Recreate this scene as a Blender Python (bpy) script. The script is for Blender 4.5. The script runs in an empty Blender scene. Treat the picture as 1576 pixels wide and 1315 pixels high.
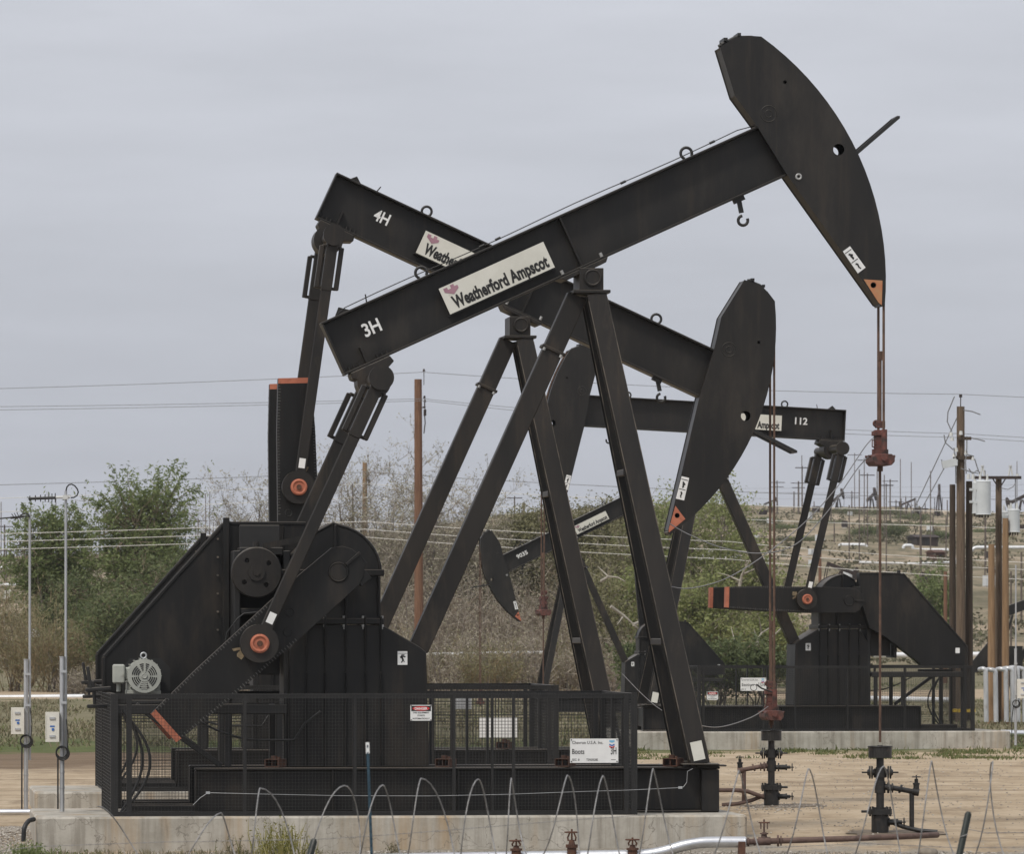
import bpy, math, random
from mathutils import Vector, Matrix, noise as mnoise

random.seed(7)
R = math.radians
scene = bpy.context.scene
COL = scene.collection

# ------------------------------------------------------------------ camera
F = 9000.0            # focal length in photo pixels (photo 1576 px wide)
CX, HY, CAMZ = 788.0, 976.0, 3.03
cam_d = bpy.data.cameras.new("camera")
cam = bpy.data.objects.new("camera", cam_d)
COL.objects.link(cam)
cam.location = (0, 0, CAMZ)
cam.rotation_euler = (R(90), 0, 0)
cam_d.sensor_fit = 'HORIZONTAL'
cam_d.sensor_width = 36.0
cam_d.lens = 36.0 * F / 1576.0
cam_d.shift_y = (HY - 657.5) / 1576.0
cam_d.clip_start = 1.0
cam_d.clip_end = 9000.0
cam_d.dof.use_dof = True
cam_d.dof.focus_distance = 93.0
cam_d.dof.aperture_fstop = 10.0
scene.camera = cam

# ------------------------------------------------------------------ world, sun
SUN_EL, SUN_AZ = 52.0, 215.0      # azimuth measured from +Y clockwise: behind and left of the camera
world = bpy.data.worlds.new("World")
scene.world = world
world.use_nodes = True
wt = world.node_tree
wt.nodes.clear()
wo = wt.nodes.new("ShaderNodeOutputWorld")
bg_sky = wt.nodes.new("ShaderNodeBackground")
bg_cloud = wt.nodes.new("ShaderNodeBackground")
mixw = wt.nodes.new("ShaderNodeMixShader")
sky = wt.nodes.new("ShaderNodeTexSky")
sky.sky_type = 'NISHITA'
sky.sun_disc = False
sky.sun_elevation = R(SUN_EL)
sky.sun_rotation = R(SUN_AZ)
sky.air_density = 1.0
sky.dust_density = 3.0
bg_sky.inputs['Strength'].default_value = 0.10
wt.links.new(sky.outputs[0], bg_sky.inputs['Color'])
tc = wt.nodes.new("ShaderNodeTexCoord")
sepw = wt.nodes.new("ShaderNodeSeparateXYZ")
wt.links.new(tc.outputs['Generated'], sepw.inputs[0])
rampw = wt.nodes.new("ShaderNodeValToRGB")
els = rampw.color_ramp.elements
els[0].position = 0.0; els[0].color = (0.522, 0.538, 0.600, 1)
els[1].position = 1.0; els[1].color = (0.84, 0.85, 0.89, 1)
e = els.new(0.035); e.color = (0.522, 0.544, 0.608, 1)
e = els.new(0.12); e.color = (0.648, 0.664, 0.724, 1)
e = els.new(0.35); e.color = (0.74, 0.76, 0.81, 1)
wt.links.new(sepw.outputs['Z'], rampw.inputs[0])
mapw = wt.nodes.new("ShaderNodeMapping")
mapw.inputs['Scale'].default_value = (6, 6, 34)
wt.links.new(tc.outputs['Generated'], mapw.inputs[0])
nzw = wt.nodes.new("ShaderNodeTexNoise")
nzw.inputs['Scale'].default_value = 2.2
nzw.inputs['Detail'].default_value = 6
nzw.inputs['Roughness'].default_value = 0.55
wt.links.new(mapw.outputs[0], nzw.inputs['Vector'])
mrw = wt.nodes.new("ShaderNodeMapRange")
mrw.inputs[1].default_value = 0.3; mrw.inputs[2].default_value = 0.7
mrw.inputs[3].default_value = 0.945; mrw.inputs[4].default_value = 1.07
wt.links.new(nzw.outputs[0], mrw.inputs[0])
mulw = wt.nodes.new("ShaderNodeVectorMath"); mulw.operation = 'SCALE'
wt.links.new(rampw.outputs[0], mulw.inputs[0])
wt.links.new(mrw.outputs[0], mulw.inputs['Scale'])
wt.links.new(mulw.outputs[0], bg_cloud.inputs['Color'])
mixw.inputs[0].default_value = 0.90
wt.links.new(bg_sky.outputs[0], mixw.inputs[1])
wt.links.new(bg_cloud.outputs[0], mixw.inputs[2])
wt.links.new(mixw.outputs[0], wo.inputs['Surface'])

sun_d = bpy.data.lights.new("sun", 'SUN')
sun_d.energy = 2.3
sun_d.angle = R(10)
sun_d.color = (1.0, 0.95, 0.87)
sun = bpy.data.objects.new("sun", sun_d)
COL.objects.link(sun)
_az = R(SUN_AZ)
_sd = Vector((math.sin(_az) * math.cos(R(SUN_EL)), math.cos(_az) * math.cos(R(SUN_EL)), math.sin(R(SUN_EL))))
sun.rotation_euler = _sd.to_track_quat('Z', 'Y').to_euler()
sun.location = (0, 60, 60)

scene.view_settings.view_transform = 'Standard'
scene.view_settings.look = 'None'
scene.view_settings.exposure = 0.0
scene.view_settings.gamma = 1.0
scene.view_settings.use_curve_mapping = False
scene.render.engine = 'CYCLES'
scene.cycles.max_bounces = 6
scene.cycles.use_denoising = True
scene.cycles.denoiser = 'OPENIMAGEDENOISE'
scene.cycles.denoising_input_passes = 'RGB_ALBEDO_NORMAL'
scene.cycles.denoising_prefilter = 'ACCURATE'

# ------------------------------------------------------------------ materials
def nmat(name):
    m = bpy.data.materials.new(name)
    m.use_nodes = True
    nt = m.node_tree
    b = nt.nodes["Principled BSDF"]
    return m, nt, b

def mat(name, c1, c2=None, rough=0.6, metal=0.0, scale=3.0, stretch=(1, 1, 1), detail=6.0, lo=0.35, hi=0.65,
        bump=0.0, bscale=40.0, spec=0.5, c3=None, s3=1.2, lo3=0.55, hi3=0.7, rvar=0.0, dust=None, drip=None):
    """two-tone noise paint with an optional third, patchy colour (wear, rust, dust)"""
    m, nt, b = nmat(name)
    b.inputs['Roughness'].default_value = rough
    b.inputs['Metallic'].default_value = metal
    b.inputs['Specular IOR Level'].default_value = spec
    if c2 is None:
        c2 = c1
    tcn = nt.nodes.new("ShaderNodeTexCoord")
    mp = nt.nodes.new("ShaderNodeMapping"); mp.inputs['Scale'].default_value = stretch
    nt.links.new(tcn.outputs['Object'], mp.inputs[0])
    nz = nt.nodes.new("ShaderNodeTexNoise")
    nz.inputs['Scale'].default_value = scale; nz.inputs['Detail'].default_value = detail
    nz.inputs['Roughness'].default_value = 0.62
    nt.links.new(mp.outputs[0], nz.inputs['Vector'])
    rp = nt.nodes.new("ShaderNodeValToRGB")
    rp.color_ramp.elements[0].position = lo; rp.color_ramp.elements[0].color = (*c1, 1)
    rp.color_ramp.elements[1].position = hi; rp.color_ramp.elements[1].color = (*c2, 1)
    nt.links.new(nz.outputs[0], rp.inputs[0])
    out = rp.outputs[0]
    if c3 is not None:
        n3 = nt.nodes.new("ShaderNodeTexNoise")
        n3.inputs['Scale'].default_value = s3; n3.inputs['Detail'].default_value = 8
        n3.inputs['Roughness'].default_value = 0.7
        nt.links.new(mp.outputs[0], n3.inputs['Vector'])
        r3 = nt.nodes.new("ShaderNodeMapRange")
        r3.inputs[1].default_value = lo3; r3.inputs[2].default_value = hi3
        nt.links.new(n3.outputs[0], r3.inputs[0])
        mx = nt.nodes.new("ShaderNodeMix"); mx.data_type = 'RGBA'
        nt.links.new(r3.outputs[0], mx.inputs[0])
        nt.links.new(out, mx.inputs[6]); mx.inputs[7].default_value = (*c3, 1)
        out = mx.outputs[2]
    if drip is not None:      # runs of grease and rust, long and thin down the plate
        md = nt.nodes.new("ShaderNodeMapping"); md.inputs['Scale'].default_value = (1, 1, 0.05)
        nt.links.new(tcn.outputs['Object'], md.inputs[0])
        nd = nt.nodes.new("ShaderNodeTexNoise"); nd.inputs['Scale'].default_value = 7.5; nd.inputs['Detail'].default_value = 7; nd.inputs['Roughness'].default_value = .75
        nt.links.new(md.outputs[0], nd.inputs['Vector'])
        rd = nt.nodes.new("ShaderNodeMapRange"); rd.inputs[1].default_value = .54; rd.inputs[2].default_value = .76; rd.inputs[4].default_value = .7
        nt.links.new(nd.outputs[0], rd.inputs[0])
        mx = nt.nodes.new("ShaderNodeMix"); mx.data_type = 'RGBA'
        nt.links.new(rd.outputs[0], mx.inputs[0]); nt.links.new(out, mx.inputs[6]); mx.inputs[7].default_value = (*drip, 1)
        out = mx.outputs[2]
    if dust is not None:      # wind-blown dust lying on whatever faces up
        gn = nt.nodes.new("ShaderNodeNewGeometry"); sn = nt.nodes.new("ShaderNodeSeparateXYZ")
        nt.links.new(gn.outputs['True Normal'], sn.inputs[0])
        rd = nt.nodes.new("ShaderNodeMapRange"); rd.inputs[1].default_value = .45; rd.inputs[2].default_value = .95; rd.inputs[4].default_value = .75
        nt.links.new(sn.outputs['Z'], rd.inputs[0])
        mx = nt.nodes.new("ShaderNodeMix"); mx.data_type = 'RGBA'
        nt.links.new(rd.outputs[0], mx.inputs[0]); nt.links.new(out, mx.inputs[6]); mx.inputs[7].default_value = (*dust, 1)
        out = mx.outputs[2]
    nt.links.new(out, b.inputs['Base Color'])
    if rvar:
        rr = nt.nodes.new("ShaderNodeMapRange")
        rr.inputs[3].default_value = rough - rvar; rr.inputs[4].default_value = rough + rvar
        nt.links.new(nz.outputs[0], rr.inputs[0]); nt.links.new(rr.outputs[0], b.inputs['Roughness'])
    if bump:
        nb = nt.nodes.new("ShaderNodeTexNoise"); nb.inputs['Scale'].default_value = bscale; nb.inputs['Detail'].default_value = 5
        nt.links.new(mp.outputs[0], nb.inputs['Vector'])
        bp = nt.nodes.new("ShaderNodeBump"); bp.inputs['Strength'].default_value = bump; bp.inputs['Distance'].default_value = 0.02
        nt.links.new(nb.outputs[0], bp.inputs['Height']); nt.links.new(bp.outputs[0], b.inputs['Normal'])
    return m

def leafmat(name, cols, rough=0.7, trans=0.0):
    """colour differs from leaf to leaf (random per mesh island)"""
    m, nt, b = nmat(name)
    b.inputs['Roughness'].default_value = rough
    b.inputs['Specular IOR Level'].default_value = 0.25
    g = nt.nodes.new("ShaderNodeNewGeometry")
    rp = nt.nodes.new("ShaderNodeValToRGB")
    els = rp.color_ramp.elements
    els[0].position = 0; els[0].color = (*cols[0], 1)
    els[1].position = 1; els[1].color = (*cols[-1], 1)
    for i, c in enumerate(cols[1:-1]):
        e = els.new((i + 1) / (len(cols) - 1)); e.color = (*c, 1)
    nt.links.new(g.outputs['Random Per Island'], rp.inputs[0])
    nt.links.new(rp.outputs[0], b.inputs['Base Color'])
    if trans:
        tr = nt.nodes.new("ShaderNodeBsdfTranslucent")
        nt.links.new(rp.outputs[0], tr.inputs[0])
        ms = nt.nodes.new("ShaderNodeMixShader"); ms.inputs[0].default_value = trans
        nt.links.new(b.outputs[0], ms.inputs[1]); nt.links.new(tr.outputs[0], ms.inputs[2])
        nt.links.new(ms.outputs[0], nt.nodes["Material Output"].inputs[0])
    return m

M = {}
M['black'] = mat('black_paint', (0.0080, 0.0074, 0.0067), (0.0145, 0.0128, 0.0110), rough=0.46, dust=(.11, .095, .075), drip=(.036, .027, .019), scale=1.4, stretch=(1, 1, 0.35), rvar=0.12, spec=0.4,
                 c3=(0.036, 0.030, 0.024), s3=1.5, lo3=0.50, hi3=0.78, bump=0.05, bscale=9)
M['black_low'] = mat('grimy_and_shaded_black_paint', (0.0055, 0.0054, 0.0053), (0.0105, 0.010, 0.0094), rough=0.48, dust=(.12, .10, .08), drip=(.036, .026, .018), scale=1.6, stretch=(1, 1, 0.3), rvar=0.12, spec=0.35,
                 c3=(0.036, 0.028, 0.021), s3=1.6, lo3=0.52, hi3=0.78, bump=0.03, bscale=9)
M['black_worn'] = mat('worn_black_paint', (0.0085, 0.0077, 0.007), (0.021, 0.0172, 0.0137), rough=0.5, dust=(.13, .11, .085), drip=(.046, .032, .021), scale=2.0, stretch=(1, 1, 0.25), spec=0.4,
                      c3=(0.062, 0.046, 0.032), s3=2.4, lo3=0.55, hi3=0.78, bump=0.04, bscale=14)
M['black_dark'] = mat('black_steel', (0.009, 0.009, 0.009), (0.016, 0.015, 0.014), rough=0.5, scale=3, dust=(.10, .085, .065))
M['grease'] = mat('dried_grease', (0.14, 0.10, 0.055), (0.26, 0.20, 0.12), rough=0.6, scale=14)
M['wire'] = mat('mesh_wire_black', (0.016, 0.0155, 0.015), (0.03, 0.029, 0.027), rough=0.5)
M['orange'] = mat('safety_orange', (0.36, 0.110, 0.062), (0.44, 0.15, 0.085), rough=0.65, scale=6, c3=(0.16, 0.06, 0.035), s3=7, lo3=0.56, hi3=0.72)
M['tip'] = mat('worn_orange_tip', (0.45, 0.13, 0.06), (0.36, 0.25, 0.12), rough=0.7, scale=2.2, c3=(0.16, 0.10, 0.05), s3=5, lo3=0.58, hi3=0.8)
M['white'] = mat('white_sign', (0.68, 0.68, 0.67), (0.76, 0.76, 0.75), rough=0.5, scale=4)
M['teeth'] = mat('scuffed_edge', (0.05, 0.048, 0.046), (0.11, 0.105, 0.10), rough=0.6, scale=20)
M['edge'] = mat('chipped_edge', (0.035, 0.030, 0.025), (0.13, 0.108, 0.085), rough=0.6, scale=3, lo=.4, hi=.6)
M['cream'] = mat('cream_plate', (0.56, 0.55, 0.49), (0.64, 0.63, 0.57), rough=0.5, scale=2, c3=(0.40, 0.37, 0.30), s3=4, lo3=0.62, hi3=0.8)
M['ink'] = mat('black_ink', (0.012, 0.012, 0.012), rough=0.6)
M['paintwhite'] = mat('stencil_white', (0.62, 0.62, 0.61), (0.75, 0.75, 0.74), rough=0.7, scale=12, c3=(0.20, 0.20, 0.20), s3=22, lo3=0.58, hi3=0.75)
M['mauve'] = mat('mauve_mark', (0.27, 0.14, 0.185), (0.36, 0.20, 0.24), rough=0.6)
M['red'] = mat('sign_red', (0.52, 0.03, 0.03), rough=0.5)
M['blue'] = mat('sign_blue', (0.03, 0.12, 0.38), rough=0.5)
M['lightblue'] = mat('sign_light_blue', (0.16, 0.42, 0.62), rough=0.5)
M['motor'] = mat('motor_grey', (0.30, 0.31, 0.28), (0.37, 0.38, 0.34), rough=0.5, scale=5, c3=(0.18, 0.17, 0.14), s3=6, lo3=0.6, hi3=0.75)
M['galv'] = mat('galvanised', (0.40, 0.41, 0.42), (0.52, 0.53, 0.54), rough=0.42, metal=0.55, scale=5, stretch=(1, 1, 0.3))
M['boxgrey'] = mat('enclosure_cream', (0.58, 0.56, 0.50), (0.66, 0.64, 0.58), rough=0.5, scale=4)
M['rust'] = mat('rusty_steel', (0.055, 0.025, 0.016), (0.12, 0.055, 0.033), rough=0.85, scale=9, bump=0.2, bscale=50)
M['rustred'] = mat('red_oxide_steel', (0.085, 0.030, 0.024), (0.16, 0.058, 0.045), rough=0.75, scale=9, c3=(0.035, 0.026, 0.022), s3=7, lo3=0.44, hi3=0.62, bump=0.12)
M['rope'] = mat('wire_rope', (0.06, 0.035, 0.025), (0.13, 0.075, 0.05), rough=0.8, scale=14, stretch=(1, 1, 0.4))
M['valve'] = mat('oily_black_iron', (0.008, 0.008, 0.008), (0.022, 0.02, 0.018), rough=0.45, scale=8, c3=(0.07, 0.045, 0.03), s3=9, lo3=0.58, hi3=0.75, bump=0.15)
M['pipebrown'] = mat('brown_pipe', (0.085, 0.05, 0.04), (0.14, 0.09, 0.072), rough=0.75, scale=5, c3=(0.05, 0.03, 0.025), s3=8, lo3=0.5, hi3=0.7, bump=0.08)
M['alu'] = mat('aluminium_jacket', (0.60, 0.61, 0.63), (0.74, 0.75, 0.77), rough=0.32, metal=0.85, scale=3, bump=0.12, bscale=7)
M['whitepipe'] = mat('white_jacket', (0.62, 0.63, 0.64), (0.74, 0.75, 0.76), rough=0.45, metal=0.2, scale=3)
M['riser'] = mat('weathered_jacket', (0.42, 0.43, 0.44), (0.58, 0.59, 0.60), rough=0.4, metal=0.4, scale=4, stretch=(1, 1, .4), c3=(0.28, 0.25, 0.21), s3=3, lo3=0.55, hi3=0.72)
M['bolt'] = mat('zinc_bolt', (0.22, 0.22, 0.215), (0.42, 0.42, 0.41), rough=0.45, metal=0.3, scale=14)
M['pole'] = mat('pole_wood', (0.085, 0.058, 0.038), (0.16, 0.115, 0.080), rough=0.9, scale=3, stretch=(6, 6, 0.35), bump=0.3, bscale=14)
M['poletan'] = mat('pole_wood_fresh', (0.19, 0.115, 0.06), (0.30, 0.19, 0.105), rough=0.9, scale=3, stretch=(6, 6, 0.35), bump=0.3, bscale=14)
M['poledark'] = mat('pole_wood_dark', (0.035, 0.025, 0.018), (0.075, 0.052, 0.036), rough=0.9, scale=3, stretch=(6, 6, 0.35), bump=0.3, bscale=14)
M['polered'] = mat('pole_wood_reddish', (0.12, 0.058, 0.035), (0.20, 0.105, 0.06), rough=0.9, scale=3, stretch=(6, 6, 0.35), bump=0.3, bscale=14)
M['farsteel'] = mat('far_dark_steel', (0.022, 0.018, 0.017), (0.05, 0.032, 0.027), rough=0.8, scale=0.6)
M['farpole'] = mat('far_pole_wood', (0.085, 0.07, 0.06), (0.14, 0.11, 0.09), rough=0.9, scale=1)
M['transf'] = mat('transformer_grey', (0.50, 0.52, 0.53), (0.58, 0.60, 0.61), rough=0.45, scale=2)
M['insul'] = mat('porcelain', (0.5, 0.5, 0.48), (0.6, 0.6, 0.58), rough=0.3)
M['lineal'] = mat('aluminium_line', (0.62, 0.60, 0.56), (0.74, 0.72, 0.68), rough=0.6, metal=0.0)
M['linedark'] = mat('weathered_line', (0.16, 0.16, 0.165), (0.22, 0.22, 0.225), rough=0.7)
M['razor'] = mat('galvanised_razor_wire', (0.15, 0.145, 0.14), (0.30, 0.295, 0.29), rough=0.5, metal=0.35, scale=20)
M['cable'] = mat('black_rubber', (0.010, 0.010, 0.010), (0.02, 0.02, 0.02), rough=0.5)
M['tblue'] = mat('blue_post', (0.014, 0.04, 0.062), (0.026, 0.065, 0.095), rough=0.6, scale=10)
M['tgreen'] = mat('dark_green_post', (0.006, 0.011, 0.008), (0.014, 0.02, 0.015), rough=0.5, scale=10)
M['bark'] = mat('grey_bark', (0.11, 0.09, 0.075), (0.22, 0.19, 0.16), rough=0.95, scale=4)
M['deadwood'] = mat('bleached_wood', (0.26, 0.235, 0.20), (0.38, 0.35, 0.30), rough=0.9, scale=3)
M['rock'] = mat('tan_rock', (0.17, 0.145, 0.115), (0.27, 0.235, 0.19), rough=0.95, scale=5, bump=0.5, bscale=12)
M['stone'] = leafmat('gravel_stones', [(0.16, 0.14, 0.12), (0.32, 0.29, 0.25), (0.24, 0.21, 0.18), (0.48, 0.45, 0.40)], rough=0.9)
M['yellow'] = mat('yellow_guard', (0.55, 0.36, 0.02), (0.62, 0.42, 0.03), rough=0.6)

M['twig'] = leafmat('grey_twigs', [(0.165, 0.138, 0.110), (0.297, 0.259, 0.209), (0.220, 0.187, 0.149), (0.418, 0.374, 0.314)], rough=0.95)
M['twigbrown'] = leafmat('brown_twigs', [(0.12, 0.088, 0.062), (0.22, 0.17, 0.12), (0.17, 0.13, 0.095), (0.31, 0.25, 0.18)], rough=0.95)
M['twigtan'] = leafmat('tan_twigs', [(0.20, 0.15, 0.09), (0.31, 0.25, 0.15), (0.25, 0.20, 0.12)], rough=0.95)
M['leafgreen'] = leafmat('tamarisk_leaves', [(0.117, 0.156, 0.055), (0.195, 0.234, 0.091), (0.153, 0.195, 0.073), (0.260, 0.293, 0.130)], trans=0.35)
M['leafdark'] = leafmat('dark_leaves', [(0.075, 0.098, 0.043), (0.119, 0.144, 0.062), (0.163, 0.188, 0.083)], trans=0.3)
M['leafolive'] = leafmat('olive_leaves', [(0.15, 0.145, 0.075), (0.23, 0.215, 0.115), (0.18, 0.18, 0.085), (0.28, 0.26, 0.15)], trans=0.25)
M['leafscrub'] = leafmat('scrub_leaves', [(0.075, 0.075, 0.045), (0.13, 0.12, 0.075), (0.10, 0.10, 0.055), (0.17, 0.15, 0.10)], trans=0.15)
M['leafspring'] = leafmat('spring_leaves', [(0.167, 0.196, 0.071), (0.253, 0.276, 0.109), (0.207, 0.236, 0.090), (0.310, 0.322, 0.144)], trans=0.35)
M['leafpale'] = leafmat('pale_bud_leaves', [(0.25, 0.225, 0.16), (0.36, 0.335, 0.24), (0.28, 0.265, 0.165), (0.42, 0.395, 0.31)], trans=0.2)
M['grass'] = leafmat('grass_blades', [(0.06, 0.085, 0.028), (0.11, 0.135, 0.045), (0.17, 0.16, 0.07), (0.085, 0.11, 0.036)], trans=0.2)
M['drygrass'] = leafmat('dry_grass_blades', [(0.17, 0.145, 0.09), (0.25, 0.215, 0.14), (0.14, 0.125, 0.075), (0.12, 0.13, 0.06)], trans=0.2)
M['weed'] = leafmat('yellow_green_weed', [(0.13, 0.135, 0.035), (0.22, 0.20, 0.06), (0.30, 0.27, 0.11)], trans=0.25)

def concrete_material():
    m, nt, b = nmat('streaked_concrete')
    b.inputs['Roughness'].default_value = 0.9
    tcn = nt.nodes.new("ShaderNodeTexCoord")
    def nzz(scale, stretch, detail=6):
        mp = nt.nodes.new("ShaderNodeMapping"); mp.inputs['Scale'].default_value = stretch
        nt.links.new(tcn.outputs['Object'], mp.inputs[0])
        n = nt.nodes.new("ShaderNodeTexNoise"); n.inputs['Scale'].default_value = scale; n.inputs['Detail'].default_value = detail
        n.inputs['Roughness'].default_value = 0.65
        nt.links.new(mp.outputs[0], n.inputs['Vector'])
        return n.outputs[0]
    base = nt.nodes.new("ShaderNodeValToRGB")
    base.color_ramp.elements[0].position = 0.3; base.color_ramp.elements[0].color = (0.29, 0.268, 0.225, 1)
    base.color_ramp.elements[1].position = 0.7; base.color_ramp.elements[1].color = (0.50, 0.47, 0.415, 1)
    nt.links.new(nzz(1.6, (1, 1, 1), 9), base.inputs[0])
    st = nt.nodes.new("ShaderNodeMapRange"); st.inputs[1].default_value = 0.47; st.inputs[2].default_value = 0.74
    st.inputs[4].default_value = 0.9
    nt.links.new(nzz(5.0, (1, 1, 0.06), 8), st.inputs[0])
    mx = nt.nodes.new("ShaderNodeMix"); mx.data_type = 'RGBA'
    nt.links.new(st.outputs[0], mx.inputs[0]); nt.links.new(base.outputs[0], mx.inputs[6])
    mx.inputs[7].default_value = (0.17, 0.15, 0.12, 1)
    rs = nt.nodes.new("ShaderNodeMapRange"); rs.inputs[1].default_value = 0.54; rs.inputs[2].default_value = 0.72
    rs.inputs[4].default_value = 0.75
    nt.links.new(nzz(1.1, (1, 1, 0.12), 5), rs.inputs[0])
    m2 = nt.nodes.new("ShaderNodeMix"); m2.data_type = 'RGBA'
    nt.links.new(rs.outputs[0], m2.inputs[0]); nt.links.new(mx.outputs[2], m2.inputs[6])
    m2.inputs[7].default_value = (0.36, 0.24, 0.12, 1)
    # thin cracks, and black oil runs below the skid
    vor = nt.nodes.new("ShaderNodeTexVoronoi"); vor.feature = 'DISTANCE_TO_EDGE'; vor.inputs['Scale'].default_value = .9
    wv = nt.nodes.new("ShaderNodeVectorMath"); wv.operation = 'ADD'
    nw = nt.nodes.new("ShaderNodeTexNoise"); nw.inputs['Scale'].default_value = 3.0; nw.inputs['Detail'].default_value = 6
    nt.links.new(tcn.outputs['Object'], nw.inputs['Vector']); nt.links.new(tcn.outputs['Object'], wv.inputs[0]); nt.links.new(nw.outputs['Color'], wv.inputs[1])
    nt.links.new(wv.outputs[0], vor.inputs['Vector'])
    ck = nt.nodes.new("ShaderNodeMapRange"); ck.inputs[1].default_value = 0.004; ck.inputs[2].default_value = 0.010; ck.inputs[3].default_value = .55; ck.inputs[4].default_value = 0.0
    nt.links.new(vor.outputs['Distance'], ck.inputs[0])
    m3 = nt.nodes.new("ShaderNodeMix"); m3.data_type = 'RGBA'
    nt.links.new(ck.outputs[0], m3.inputs[0]); nt.links.new(m2.outputs[2], m3.inputs[6]); m3.inputs[7].default_value = (0.13, 0.115, 0.095, 1)
    ol = nt.nodes.new("ShaderNodeMapRange"); ol.inputs[1].default_value = 0.66; ol.inputs[2].default_value = 0.74; ol.inputs[4].default_value = .85
    nt.links.new(nzz(2.2, (1, 1, .10), 9), ol.inputs[0])
    m4 = nt.nodes.new("ShaderNodeMix"); m4.data_type = 'RGBA'
    nt.links.new(ol.outputs[0], m4.inputs[0]); nt.links.new(m3.outputs[2], m4.inputs[6]); m4.inputs[7].default_value = (0.09, 0.08, 0.07, 1)
    nt.links.new(m4.outputs[2], b.inputs['Base Color'])
    bp = nt.nodes.new("ShaderNodeBump"); bp.inputs['Strength'].default_value = 0.25; bp.inputs['Distance'].default_value = 0.03
    nt.links.new(nzz(24, (1, 1, 1)), bp.inputs['Height']); nt.links.new(bp.outputs[0], b.inputs['Normal'])
    return m
M['concrete'] = concrete_material()

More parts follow.
